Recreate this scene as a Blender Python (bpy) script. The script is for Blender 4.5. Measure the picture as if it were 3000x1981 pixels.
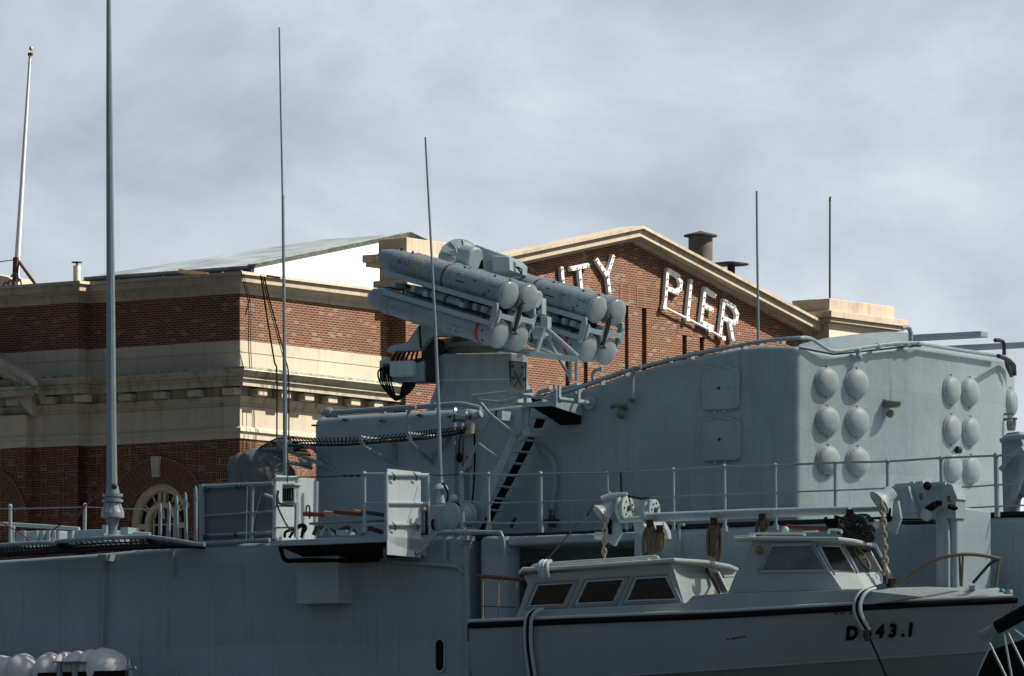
import bpy, bmesh, math, random
from mathutils import Vector, Matrix
random.seed(7)
R = math.radians
for o in list(bpy.data.objects): bpy.data.objects.remove(o)
SC = bpy.context.scene
COL = SC.collection
# ---------------------------------------------------------------- camera
LENS = 280.0
FPX = 3000 * LENS / 36.0            # focal length in photo pixels
CAM = Vector((0, 0, 2.0)); HOR = 3000.0
cd = bpy.data.cameras.new('camera'); cam = bpy.data.objects.new('camera', cd); COL.objects.link(cam)
cam.location = CAM; cam.rotation_euler = (R(90), 0, 0)
cd.lens = LENS; cd.sensor_width = 36; cd.sensor_fit = 'HORIZONTAL'
cd.shift_y = (HOR - 990.5) / 3000.0
cd.clip_start = 1; cd.clip_end = 30000
SC.camera = cam
# ---------------------------------------------------------------- world and sun
SUN_AZ = Vector((0.9986, 0.05)).normalized(); SUN_EL = R(47)
w = bpy.data.worlds.new('World'); SC.world = w; w.use_nodes = True
nt = w.node_tree; nt.nodes.clear()
def N(nt, t, **k):
    n = nt.nodes.new(t)
    for a, b in k.items(): setattr(n, a, b)
    return n
sky = N(nt, 'ShaderNodeTexSky', sky_type='NISHITA', sun_disc=False)
sky.sun_elevation = SUN_EL; sky.sun_rotation = math.atan2(SUN_AZ.x, SUN_AZ.y); sky.air_density = 1.2; sky.dust_density = 2.0
tc = N(nt, 'ShaderNodeTexCoord')
mp = N(nt, 'ShaderNodeMapping'); mp.inputs['Scale'].default_value = (26, 26, 44); mp.inputs['Rotation'].default_value = (0, R(24), 0); mp.inputs['Location'].default_value = (3.3, 1.0, 2.2)
n1 = N(nt, 'ShaderNodeTexNoise'); n1.inputs['Scale'].default_value = 1.0; n1.inputs['Detail'].default_value = 7; n1.inputs['Roughness'].default_value = 0.58; n1.inputs['Distortion'].default_value = 0.35
n0 = N(nt, 'ShaderNodeTexNoise'); n0.inputs['Scale'].default_value = 11; n0.inputs['Detail'].default_value = 2
cmb = N(nt, 'ShaderNodeMath', operation='MULTIPLY_ADD'); cmb.inputs[1].default_value = .5
half = N(nt, 'ShaderNodeMath', operation='MULTIPLY'); half.inputs[1].default_value = .5
cr = N(nt, 'ShaderNodeValToRGB')
cr.color_ramp.elements[0].position = 0.34; cr.color_ramp.elements[0].color = (1.9, 2.2, 2.62, 1)
cr.color_ramp.elements[1].position = 0.66; cr.color_ramp.elements[1].color = (4.45, 4.75, 5.1, 1)
e_ = cr.color_ramp.elements.new(.5); e_.color = (3.0, 3.33, 3.78, 1)
mx = N(nt, 'ShaderNodeMix', data_type='RGBA'); mx.inputs[0].default_value = 0.86
bg = N(nt, 'ShaderNodeBackground'); bg.inputs['Strength'].default_value = 0.09
out = N(nt, 'ShaderNodeOutputWorld')
L = nt.links.new
L(tc.outputs['Generated'], mp.inputs['Vector']); L(mp.outputs['Vector'], n1.inputs['Vector']); L(tc.outputs['Generated'], n0.inputs['Vector']); L(n0.outputs['Fac'], half.inputs[0]); L(n1.outputs['Fac'], cmb.inputs[0]); L(half.outputs[0], cmb.inputs[2])
gz = N(nt, 'ShaderNodeSeparateXYZ'); L(tc.outputs['Generated'], gz.inputs[0]); gr = N(nt, 'ShaderNodeMapRange'); gr.inputs[1].default_value = .07; gr.inputs[2].default_value = .14; gr.inputs[3].default_value = .08; gr.inputs[4].default_value = -.07
L(gz.outputs[2], gr.inputs[0]); gx = N(nt, 'ShaderNodeMath', operation='MULTIPLY_ADD'); gx.inputs[1].default_value = .45; L(gz.outputs[0], gx.inputs[0]); L(cmb.outputs[0], gx.inputs[2]); ga = N(nt, 'ShaderNodeMath', operation='ADD'); L(gx.outputs[0], ga.inputs[0]); L(gr.outputs[0], ga.inputs[1]); L(ga.outputs[0], cr.inputs['Fac'])
sx = N(nt, 'ShaderNodeSeparateXYZ'); el = N(nt, 'ShaderNodeMapRange'); el.inputs[1].default_value = .14; el.inputs[2].default_value = .5; el.inputs[3].default_value = .96; el.inputs[4].default_value = .25
L(tc.outputs['Generated'], sx.inputs[0]); L(sx.outputs[2], el.inputs[0]); L(el.outputs[0], mx.inputs[0]); L(sky.outputs['Color'], mx.inputs[6]); L(cr.outputs['Color'], mx.inputs[7]); 
def mrange(a, b, c, d, src):
    m_ = N(nt, 'ShaderNodeMapRange', interpolation_type='SMOOTHSTEP')
    for i_, v_ in zip((1,2,3,4), (a,b,c,d)): m_.inputs[i_].default_value = v_
    L(src, m_.inputs[0]); return m_.outputs[0]
fy = mrange(.25, .85, 0, 1, sx.outputs[1]); fz = mrange(.2, .6, 1, 0, sx.outputs[2])
mu_ = N(nt, 'ShaderNodeMath', operation='MULTIPLY'); L(fy, mu_.inputs[0]); L(fz, mu_.inputs[1])
ma_ = N(nt, 'ShaderNodeMath', operation='MULTIPLY_ADD'); L(mu_.outputs[0], ma_.inputs[0]); ma_.inputs[1].default_value = .67; ma_.inputs[2].default_value = .34
vs_ = N(nt, 'ShaderNodeVectorMath', operation='SCALE'); L(mx.outputs[2], vs_.inputs[0]); L(ma_.outputs[0], vs_.inputs['Scale']); L(vs_.outputs[0], bg.inputs['Color']); L(bg.outputs['Background'], out.inputs['Surface'])
sl = bpy.data.lights.new('sun', 'SUN'); sl.energy = 5.0; sl.angle = R(0.8); sl.color = (1.0, 0.92, 0.79)
so = bpy.data.objects.new('sun', sl); COL.objects.link(so)
sd = Vector((SUN_AZ.x*math.cos(SUN_EL), SUN_AZ.y*math.cos(SUN_EL), math.sin(SUN_EL)))
so.rotation_euler = (-sd).to_track_quat('-Z', 'Y').to_euler(); so.location = (60, 100, 80)
SC.view_settings.view_transform = 'Standard'; SC.view_settings.look = 'None'; SC.view_settings.exposure = 1.1; SC.view_settings.gamma = 1
SC.render.engine = 'CYCLES'
# ---------------------------------------------------------------- frames
class Fr:
    def __init__(s, B, ang):
        s.M = Matrix.Translation(Vector((B[0], B[1], 0))) @ Matrix.Rotation(ang, 4, 'Z'); s.I = s.M.inverted(); s.o = s.I @ CAM
    def ray(s, p): return s.I.to_3x3() @ Vector(((p[0]-1500)/FPX, 1, (HOR-p[1])/FPX))
    def pk(s, p, d=None, u=None):
        r = s.ray(p)
        t = (d - s.o.y)/r.y if d is not None else (u - s.o.x)/r.x
        return s.o + r*t
    def pl(s, p, P0, dr, off=0):      # vertical plane through P0 along dr, moved towards the viewer by off
        n = Vector((dr[1], -dr[0], 0)).normalized()
        if n.dot(s.o - P0) < 0: n = -n
        r = s.ray(p); t = (n.dot(P0 - s.o) + off)/n.dot(r)
        return s.o + r*t
    def Y(s, p, depth): return s.I @ (CAM + Vector(((p[0]-1500)/FPX, 1, (HOR-p[1])/FPX))*depth)
WD = Fr((0, 0), 0)
SH = Fr((0, 150), R(-32))
BD = Fr((-7.515, 220), math.atan2(.812, .584))
def zz(ox, oy, k): return lambda x, y: (ox + x/k, oy + y/k)
zA = zz(0,650,2.412); zB = zz(0,1250,2.1456); zC = zz(1050,680,2.904); zD = zz(1450,640,2.6133); zE = zz(750,1150,2.639)
zG = zz(2100,850,2.4122); zH = zz(1350,1400,2.699); zI = zz(2100,1350,2.4844); zJ = zz(750,1300,2.303); zK = zz(1550,1350,3.654)
zL = zz(1080,700,5.2275); zM = zz(1440,780,4.9); zN = zz(1100,940,5.163); zO = zz(1300,1140,5.226); zQ = zz(2700,1200,4.357)
zR = zz(2500,1380,4.612); zS = zz(2700,1700,5.58); zT = zz(0,1450,5.655); zU = zz(0,1840,5.655); zV = zz(560,1260,4.355)
zX = zz(900,1350,3.958); zY = zz(1700,730,2.375); zAA = zz(360,1380,6.532)
zAB = zz(0,780,5.2275); zAC = zz(400,780,5.2275); zAD = zz(400,1060,5.2275); zAE = zz(0,1060,5.2275); zAF = zz(760,800,5.2275); zAG = zz(760,1060,5.2275)
# ---------------------------------------------------------------- mesh builder
class MB:
    def __init__(s): s.v = []; s.f = []; s.sm = []; s.uv = {}
    def add(s, vs, fs, smooth=False, uv=None):
        b = len(s.v); s.v += [Vector(v) for v in vs]
        for i, f in enumerate(fs):
            if uv: s.uv[len(s.f)] = {b+k_: v_ for k_, v_ in uv[i].items()}
            s.f.append([b+j for j in f]); s.sm.append(smooth)
        return s
    def box(s, a, b):
        x0,y0,z0 = a; x1,y1,z1 = b
        vs = [(x0,y0,z0),(x1,y0,z0),(x1,y1,z0),(x0,y1,z0),(x0,y0,z1),(x1,y0,z1),(x1,y1,z1),(x0,y1,z1)]
        return s.add(vs, [(0,3,2,1),(4,5,6,7),(0,1,5,4),(1,2,6,5),(2,3,7,6),(3,0,4,7)])
    def hexa(s, q0, q1):           # two quads
        return s.add(list(q0)+list(q1), [(3,2,1,0),(4,5,6,7),(0,1,5,4),(1,2,6,5),(2,3,7,6),(3,0,4,7)])
    def obox(s, c, ax, ay, az):    # half-extent vectors
        c, ax, ay, az = map(Vector, (c, ax, ay, az))
        return s.hexa([c-ax-ay-az, c+ax-ay-az, c+ax+ay-az, c-ax+ay-az], [c-ax-ay+az, c+ax-ay+az, c+ax+ay+az, c-ax+ay+az])
    def ext(s, pts, vec):          # polygon extruded
        n = len(pts); vec = Vector(vec); pts = [Vector(p) for p in pts]
        fs = [tuple(range(n)), tuple(range(2*n-1, n-1, -1))] + [(i, i+n, (i+1) % n+n, (i+1) % n) for i in range(n)]
        return s.add(pts+[p+vec for p in pts], fs)
    def sheet(s, pts): return s.add(pts, [tuple(range(len(pts)))])
    def tube(s, pts, r, n=8, cap=True):
        pts = [Vector(p) for p in pts]; m = len(pts)
        rs = r if isinstance(r, (list, tuple)) else [r]*m
        vs = []; up = None
        for i, p in enumerate(pts):
            t = (pts[min(i+1, m-1)] - pts[max(i-1, 0)]).normalized()
            if up is None:
                a = Vector((0,0,1)) if abs(t.z) < .9 else Vector((1,0,0)); up = t.cross(a).normalized()
            up = (up - t*up.dot(t)).normalized(); sd_ = t.cross(up)
            for k in range(n):
                an = 2*math.pi*k/n; vs.append(p + (up*math.cos(an) + sd_*math.sin(an))*rs[i])
        fs = [(i*n+k, i*n+(k+1) % n, (i+1)*n+(k+1) % n, (i+1)*n+k) for i in range(m-1) for k in range(n)]
        s.add(vs, fs, True)
        if cap:
            b = len(s.v)-m*n
            for q in (range(b, b+n), range(b+(m-1)*n, b+m*n)): s.f.append(list(q)); s.sm.append(False)
        return s
    def lathe(s, prof, c, axis, n=24, smooth=True):   # prof: (r, h)
        axis = Vector(axis).normalized(); c = Vector(c)
        a = Vector((0,0,1)) if abs(axis.z) < .9 else Vector((1,0,0)); e1 = axis.cross(a).normalized(); e2 = axis.cross(e1)
        vs = []; m = len(prof)
        for r, h in prof:
            for k in range(n):
                an = 2*math.pi*k/n; vs.append(c + axis*h + (e1*math.cos(an)+e2*math.sin(an))*max(r, 1e-4))
        fs = [(i*n+k, i*n+(k+1) % n, (i+1)*n+(k+1) % n, (i+1)*n+k) for i in range(m-1) for k in range(n)]
        s.add(vs, fs, smooth)
        b = len(s.v)-m*n
        for q in (range(b, b+n), range(b+(m-1)*n, b+m*n)): s.f.append(list(q)); s.sm.append(False)
        return s
    def cyl(s, a, b, r, n=16): return s.tube([a, b], r, n)
    def ball(s, c, r, n=10): return s.lathe([(r*math.sin(math.pi*i/6), -r*math.cos(math.pi*i/6)) for i in range(7)], c, (0,0,1), n)
BASE = {}; MATS = {}
def finish(name, mb, mat, org, bev=0, seg=2, boxuv=True, sharp=35):
    me = bpy.data.meshes.new(name); me.from_pydata([tuple(v-org) for v in mb.v], [], mb.f)
    me.polygons.foreach_set('use_smooth', mb.sm)
    bm = bmesh.new(); bm.from_mesh(me); bm.faces.index_update()
    uvl = bm.loops.layers.uv.new('UVMap')
    bmesh.ops.recalc_face_normals(bm, faces=bm.faces)
    for f in bm.faces:
        cu = mb.uv.get(f.index)
        n = f.normal
        for k, l in enumerate(f.loops):
            if cu:
                l[uvl].uv = cu[l.vert.index] if isinstance(cu, dict) else cu[k]; continue
            v = l.vert.co + org
            if abs(n.z) > .8: l[uvl].uv = (v.x, v.y)
            elif abs(n.x) > abs(n.y): l[uvl].uv = (v.y, v.z)
            else: l[uvl].uv = (v.x, v.z)
    bm.to_mesh(me); bm.free()
    me.materials.append(mat)
    o = bpy.data.objects.new(name, me); COL.objects.link(o)
    if any(mb.sm) and not all(mb.sm): pass
    if any(mb.sm): me.set_sharp_from_angle(angle=R(sharp))
    if bev:
        if not any(mb.sm): me.polygons.foreach_set('use_smooth', [True]*len(me.polygons)); me.set_sharp_from_angle(angle=R(sharp))
        m = o.modifiers.new('bevel', 'BEVEL'); m.width = bev; m.segments = seg; m.limit_method = 'ANGLE'; m.angle_limit = R(30); m.harden_normals = True
    return o
def tag(o, label=None, cat=None, group=None, kind=None):
    if label: o['label'] = label
    if cat: o['category'] = cat
    if group: o['group'] = group
    if kind: o['kind'] = kind
    return o
def thing(name, label, cat, fr, base, group=None):
    o = bpy.data.objects.new(name, None); COL.objects.link(o); o.empty_display_size = .3
    o.matrix_world = fr.M @ Matrix.Translation(base); BASE[o] = (fr, Vector(base)); return tag(o, label, cat, group)
def part(par, name, mb, mat, bev=0, seg=2, label=None, kind=None, sharp=35):
    fr, b = BASE[par]; o = finish(name, mb, mat, b, bev, seg, sharp=sharp); o.parent = par; BASE[o] = (fr, b)
    return tag(o, label, kind=kind)
def solo(name, mb, mat, label, cat, fr, bev=0, seg=2, group=None, kind=None, base=None, sharp=35):
    if base is None:
        c = sum(mb.v, Vector())/len(mb.v); base = Vector((c.x, c.y, min(v.z for v in mb.v)))
    o = finish(name, mb, mat, Vector(base), bev, seg, sharp=sharp); o.matrix_world = fr.M @ Matrix.Translation(base); BASE[o] = (fr, Vector(base))
    return tag(o, label, cat, group, kind)
def copy_tree(o, parent=None):
    c = o.copy(); COL.objects.link(c)
    if parent: c.parent = parent
    for ch in [x for x in bpy.data.objects if x.parent == o]: copy_tree(ch, c)
    return c
def lerp(a, b, t): return a + (b-a)*t
def itab(tab, x):
    if x <= tab[0][0]: return tab[0][1]
    for (a, ya), (b, yb) in zip(tab, tab[1:]):
        if x <= b: return lerp(ya, yb, (x-a)/(b-a))
    return tab[-1][1]
def smooth_path(pts, k=4):
    pts = [Vector(p) for p in pts]; out_ = []
    P = [pts[0]*2-pts[1]] + pts + [pts[-1]*2-pts[-2]]
    for i in range(1, len(P)-2):
        for j in range(k):
            t = j/k; a, b, c, d = P[i-1], P[i], P[i+1], P[i+2]
            out_.append(0.5*((2*b) + (c-a)*t + (2*a-5*b+4*c-d)*t*t + (3*b-a-3*c+d)*t**3))
    out_.append(pts[-1]); return out_
# ---------------------------------------------------------------- materials
def mat(name, col, rough=.5, metal=0, plates=0, var=.12, scale=1.2, streak=0, rust=0, bump=0, spec=.5, dirt=0, c2=None):
    m = bpy.data.materials.new(name); m.use_nodes = True; t = m.node_tree; p = t.nodes['Principled BSDF']
    p.inputs['Roughness'].default_value = rough; p.inputs['Metallic'].default_value = metal; p.inputs['Specular IOR Level'].default_value = spec
    l = t.links.new
    tc = N(t, 'ShaderNodeTexCoord'); mp = N(t, 'ShaderNodeMapping'); l(tc.outputs['Object'], mp.inputs['Vector'])
    no = N(t, 'ShaderNodeTexNoise'); no.inputs['Scale'].default_value = scale; no.inputs['Detail'].default_value = 6; no.inputs['Roughness'].default_value = .6
    l(mp.outputs['Vector'], no.inputs['Vector'])
    mx = N(t, 'ShaderNodeMix', data_type='RGBA')
    a = [c*(1-var) for c in col]; b = [min(1, c*(1+var)) for c in col] if c2 is None else c2
    mx.inputs[6].default_value = (*a, 1); mx.inputs[7].default_value = (*b, 1)
    rp = N(t, 'ShaderNodeMapRange'); rp.inputs[1].default_value = .3; rp.inputs[2].default_value = .7
    l(no.outputs['Fac'], rp.inputs[0]); l(rp.outputs[0], mx.inputs[0]); cur = mx.outputs[2]
    if streak:
        m2 = N(t, 'ShaderNodeMapping'); m2.inputs['Scale'].default_value = (7, 7, .35); l(tc.outputs['Object'], m2.inputs['Vector'])
        n2 = N(t, 'ShaderNodeTexNoise'); n2.inputs['Scale'].default_value = 1.6; n2.inputs['Detail'].default_value = 4; l(m2.outputs['Vector'], n2.inputs['Vector'])
        r2 = N(t, 'ShaderNodeMapRange'); r2.inputs[1].default_value = .5; r2.inputs[2].default_value = .78; r2.inputs[4].default_value = streak; l(n2.outputs['Fac'], r2.inputs[0])
        x2 = N(t, 'ShaderNodeMix', data_type='RGBA'); l(r2.outputs[0], x2.inputs[0]); l(cur, x2.inputs[6]); x2.inputs[7].default_value = (*[c*.45 for c in col], 1); cur = x2.outputs[2]
    if rust:
        n3 = N(t, 'ShaderNodeTexNoise'); n3.inputs['Scale'].default_value = 4.5; n3.inputs['Detail'].default_value = 8; n3.inputs['Roughness'].default_value = .7; l(tc.outputs['Object'], n3.inputs['Vector'])
        r3 = N(t, 'ShaderNodeMapRange'); r3.inputs[1].default_value = .74-rust*.3; r3.inputs[2].default_value = .84-rust*.3; l(n3.outputs['Fac'], r3.inputs[0])
        x3 = N(t, 'ShaderNodeMix', data_type='RGBA'); l(r3.outputs[0], x3.inputs[0]); l(cur, x3.inputs[6]); x3.inputs[7].default_value = (.16, .06, .025, 1); cur = x3.outputs[2]
    if plates:
        pb = N(t, 'ShaderNodeTexBrick'); pb.inputs['Scale'].default_value = 1; pb.inputs['Brick Width'].default_value = 2.7; pb.inputs['Row Height'].default_value = 1.55; pb.inputs['Mortar Size'].default_value = .012; pb.inputs['Mortar Smooth'].default_value = .6
        pb.inputs['Color1'].default_value = (1-plates,1-plates,1-plates,1); pb.inputs['Color2'].default_value = (1+plates*.6,1+plates*.6,1+plates*.6,1); pb.inputs['Mortar'].default_value = (.86,.86,.86,1)
        l(tc.outputs['UV'], pb.inputs['Vector']); pm = N(t, 'ShaderNodeVectorMath', operation='MULTIPLY'); l(cur, pm.inputs[0]); l(pb.outputs['Color'], pm.inputs[1]); cur = pm.outputs[0]
        m6 = N(t, 'ShaderNodeMapping'); m6.inputs['Scale'].default_value = (6, 6, .3); m6.inputs['Location'].default_value = (4.1, 2.3, 7); l(tc.outputs['Object'], m6.inputs['Vector'])
        n6 = N(t, 'ShaderNodeTexNoise'); n6.inputs['Scale'].default_value = 1.5; n6.inputs['Detail'].default_value = 5; l(m6.outputs['Vector'], n6.inputs['Vector'])
        r6 = N(t, 'ShaderNodeMapRange'); r6.inputs[1].default_value = .63; r6.inputs[2].default_value = .76; r6.inputs[4].default_value = .5; l(n6.outputs['Fac'], r6.inputs[0])
        x6 = N(t, 'ShaderNodeMix', data_type='RGBA'); l(r6.outputs[0], x6.inputs[0]); l(cur, x6.inputs[6]); x6.inputs[7].default_value = (.24, .19, .14, 1); cur = x6.outputs[2]
        n5 = N(t, 'ShaderNodeTexNoise'); n5.inputs['Scale'].default_value = 16; n5.inputs['Detail'].default_value = 6; n5.inputs['Roughness'].default_value = .7; l(tc.outputs['Object'], n5.inputs['Vector'])
        r5 = N(t, 'ShaderNodeMapRange'); r5.inputs[1].default_value = .3; r5.inputs[2].default_value = .7; r5.inputs[3].default_value = .93; r5.inputs[4].default_value = 1.06; l(n5.outputs['Fac'], r5.inputs[0])
        s5 = N(t, 'ShaderNodeVectorMath', operation='SCALE'); l(cur, s5.inputs[0]); l(r5.outputs[0], s5.inputs['Scale']); cur = s5.outputs[0]
    l(cur, p.inputs['Base Color'])
    rr = N(t, 'ShaderNodeMapRange'); rr.inputs[3].default_value = max(.05, rough-.08); rr.inputs[4].default_value = min(1, rough+.1); l(no.outputs['Fac'], rr.inputs[0]); l(rr.outputs[0], p.inputs['Roughness'])
    if bump:
        nb = N(t, 'ShaderNodeTexNoise'); nb.inputs['Scale'].default_value = 2.2; nb.inputs['Detail'].default_value = 3; l(tc.outputs['Object'], nb.inputs['Vector'])
        bu = N(t, 'ShaderNodeBump'); bu.inputs['Strength'].default_value = bump; bu.inputs['Distance'].default_value = .05; l(nb.outputs['Fac'], bu.inputs['Height']); l(bu.outputs['Normal'], p.inputs['Normal'])
    return m
NG = (.405, .505, .55)
M = dict(
    hull=mat('hull_paint', (.355,.44,.485), .5, plates=.09, streak=.22, rust=.10, bump=.45, var=.1, scale=.6),
    ship=mat('ship_paint', NG, .45, streak=.16, rust=.10, bump=.4, var=.10, scale=.7),
    ship2=mat('deckhouse_paint', (.405,.50,.53), .5, plates=.06, streak=.22, rust=.09, bump=.4, var=.10, scale=.9),
    light=mat('light_grey_paint', (.46,.56,.58), .45, streak=.2, rust=.16, var=.1),
    pale=mat('pale_canvas', (.62,.70,.74), .8, streak=.15, rust=.12, var=.06, bump=.2),
    tube=mat('tube_paint', (.31,.39,.415), .4, rust=.16, var=.1, scale=4),
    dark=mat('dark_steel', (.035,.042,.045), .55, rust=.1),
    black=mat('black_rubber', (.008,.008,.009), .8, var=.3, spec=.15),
    deckdark=mat('deck_edge_dark', (.02,.026,.034), .8, spec=.2),
    can=mat('canister_paint', (.31,.385,.42), .36, plates=.001, streak=.15, rust=.10, var=.07, scale=2),
    dome=mat('dome_paint', (.34,.385,.40), .2, var=.06, scale=5),
    cover=mat('cover_dome_paint', (.40,.475,.495), .5, var=.05, scale=3, streak=.1),
    red=mat('red_band', (.50,.045,.025), .5), brown=mat('maroon_band', (.17,.04,.035), .5), yellow=mat('yellow_band', (.55,.36,.05), .5),
    ped=mat('pedestal_paint', (.27,.325,.325), .5, streak=.4, rust=.1, bump=.3), plate=mat('stained_plate', (.20,.22,.19), .6, rust=.2, streak=.3),
    canvas=mat('grey_canvas', (.15,.165,.165), .9, var=.18, bump=.8, scale=2),
    net=mat('net_rope', (.022,.026,.024), .9), rope=mat('hemp_rope', (.15,.115,.07), .95, var=.35, scale=12),
    boat=mat('boat_hull_paint', (.31,.37,.405), .42, var=.05, scale=.8, streak=.1),
    boatlow=mat('boat_bottom_paint', (.20,.245,.26), .45),
    cabin=mat('boat_cabin_paint', (.42,.49,.485), .45, var=.06, streak=.1),
    trim=mat('boat_trim_white', (.55,.63,.61), .4, var=.05),
    brownwood=mat('varnished_wood', (.14,.05,.025), .5, var=.3, scale=6), railwood=mat('aged_rail', (.19,.18,.11), .6, var=.2), wood=mat('raw_wood', (.40,.30,.17), .7, var=.2, scale=6),
    chain=mat('rusty_chain', (.42,.38,.28), .7, rust=.55, var=.3, scale=9),
    raft=mat('raft_white', (.80,.81,.80), .4, var=.05, streak=.12),
    white=mat('white_metal', (.70,.72,.74), .4, var=.04), bulb=mat('bulb_glass', (.95,.93,.88), .15),
    rustm=mat('rusty_iron', (.055,.025,.016), .8, var=.4, scale=3), stack=mat('vent_metal', (.09,.08,.075), .6, rust=.42, var=.2, scale=2),
    gold=mat('gilt_ball', (.75,.45,.1), .25, metal=1), steel=mat('bright_steel', (.55,.58,.58), .2, metal=1),
    wframe=mat('cream_window_paint', (.50,.42,.28), .6, var=.12, scale=3), orange=mat('orange_cord', (.5,.10,.02), .6), redp=mat('red_paint', (.4,.02,.02), .5),
    green=mat('green_fitting', (.06,.35,.25), .5), darkmetal=mat('dark_sheet_metal', (.022,.017,.017), .6, var=.3),
    whitewall=mat('white_wall', (.9,.9,.92), .7, var=.02, streak=.06), copper=mat('green_copper', (.08,.14,.10), .7, var=.35, scale=6, c2=(.35,.42,.36)),
    roofm=mat('grey_membrane_roof', (.20,.235,.265), .85, spec=.1, var=.4, scale=.8, streak=.3),
    brass=mat('brass_ring', (.26,.19,.07), .4),
)
def glass(name, col, rough=.06, sp=.5):
    m = bpy.data.materials.new(name); m.use_nodes = True; p = m.node_tree.nodes['Principled BSDF']
    p.inputs['Base Color'].default_value = (*col, 1); p.inputs['Roughness'].default_value = rough; p.inputs['IOR'].default_value = 1.5; p.inputs['Specular IOR Level'].default_value = sp
    t = m.node_tree; tc = N(t, 'ShaderNodeTexCoord'); no = N(t, 'ShaderNodeTexNoise'); no.inputs['Scale'].default_value = 3.5
    mx = N(t, 'ShaderNodeMix', data_type='RGBA'); mx.inputs[6].default_value = (*[c*.4 for c in col], 1); mx.inputs[7].default_value = (*[c*1.8 for c in col], 1)
    t.links.new(tc.outputs['Object'], no.inputs['Vector']); t.links.new(no.outputs['Fac'], mx.inputs[0]); t.links.new(mx.outputs[2], p.inputs['Base Color'])
    return m
M['glass'] = glass('dark_glass', (.034,.021,.014), .12, .3); M['glass2'] = glass('window_glass', (.015,.017,.018), .12); M['glassg'] = glass('tinted_glass', (.13,.15,.155), .1)
def brickmat(name, weave=False, radial=False):
    m = bpy.data.materials.new(name); m.use_nodes = True; t = m.node_tree; p = t.nodes['Principled BSDF']; l = t.links.new
    p.inputs['Roughness'].default_value = .85
    tc = N(t, 'ShaderNodeTexCoord')
    def brick(vec, bw, rh, off=.5):
        b = N(t, 'ShaderNodeTexBrick'); b.offset = off; b.squash = 1
        b.inputs['Color1'].default_value = (0,0,0,1); b.inputs['Color2'].default_value = (1,1,1,1); b.inputs['Mortar'].default_value = (.5,.5,.5,1)
        b.inputs['Scale'].default_value = 1; b.inputs['Mortar Size'].default_value = 0.0075 if not weave else .0065; b.inputs['Mortar Smooth'].default_value = .25; b.inputs['Bias'].default_value = 0
        b.inputs['Brick Width'].default_value = bw; b.inputs['Row Height'].default_value = rh
        l(vec, b.inputs['Vector']); return b
    uv = tc.outputs['UV']
    if not weave:
        b = brick(uv, .2133, .0677) if not radial else brick(uv, .40, .0677, 0)
        fac, rnd = b.outputs['Fac'], b.outputs['Color']
    else:
        b1 = brick(uv, .2032, .0677, 0)
        sp = N(t, 'ShaderNodeSeparateXYZ'); l(uv, sp.inputs[0]); cb = N(t, 'ShaderNodeCombineXYZ'); l(sp.outputs[1], cb.inputs[0]); l(sp.outputs[0], cb.inputs[1])
        b2 = brick(cb.outputs[0], .2032, .0677, 0)
        def fl(o, s):
            d = N(t, 'ShaderNodeMath', operation='DIVIDE'); l(o, d.inputs[0]); d.inputs[1].default_value = s
            f = N(t, 'ShaderNodeMath', operation='FLOOR'); l(d.outputs[0], f.inputs[0]); return f.outputs[0]
        ad = N(t, 'ShaderNodeMath', operation='ADD'); l(fl(sp.outputs[0], .4064), ad.inputs[0]); l(fl(sp.outputs[1], .2032), ad.inputs[1])
        md = N(t, 'ShaderNodeMath', operation='PINGPONG'); l(ad.outputs[0], md.inputs[0]); md.inputs[1].default_value = 1
        m1 = N(t, 'ShaderNodeMix', data_type='RGBA'); l(md.outputs[0], m1.inputs[0]); l(b1.outputs['Color'], m1.inputs[6]); l(b2.outputs['Color'], m1.inputs[7])
        m2 = N(t, 'ShaderNodeMix', data_type='FLOAT'); l(md.outputs[0], m2.inputs[0]); l(b1.outputs['Fac'], m2.inputs[2]); l(b2.outputs['Fac'], m2.inputs[3])
        fac, rnd = m2.outputs[0], m1.outputs[2]
    cr = N(t, 'ShaderNodeValToRGB'); e = cr.color_ramp.elements
    e[0].position = 0; e[0].color = (.045,.03,.03,1); e[1].position = 1; e[1].color = (.15,.12,.10,1)
    for pos, c in ((.09,(.05,.012,.010,1)), (.3,(.066,.011,.009,1)), (.6,(.09,.0145,.011,1)), (.90,(.12,.025,.016,1)), (.95,(.12,.095,.085,1))):
        q = e.new(pos); q.color = c
    l(rnd, cr.inputs[0])
    no = N(t, 'ShaderNodeTexNoise'); no.inputs['Scale'].default_value = .8; no.inputs['Detail'].default_value = 5; l(tc.outputs['Object'], no.inputs['Vector'])
    hs = N(t, 'ShaderNodeMapRange'); hs.inputs[3].default_value = .75; hs.inputs[4].default_value = 1.25; l(no.outputs['Fac'], hs.inputs[0])
    mx = N(t, 'ShaderNodeMix', data_type='RGBA'); l(fac, mx.inputs[0]); l(cr.outputs[0], mx.inputs[6]); mx.inputs[7].default_value = (.32,.23,.115,1)
    mu = N(t, 'ShaderNodeVectorMath', operation='SCALE'); l(mx.outputs[2], mu.inputs[0]); l(hs.outputs[0], mu.inputs['Scale'])
    l(mu.outputs[0], p.inputs['Base Color'])
    bu = N(t, 'ShaderNodeBump'); bu.inputs['Strength'].default_value = .5; bu.inputs['Distance'].default_value = .01; bu.invert = True; l(fac, bu.inputs['Height']); l(bu.outputs[0], p.inputs['Normal'])
    return m
M['brick'] = brickmat('running_brick'); M['weave'] = brickmat('basketweave_brick', True); M['radial'] = brickmat('arch_brick', radial=True)
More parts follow.
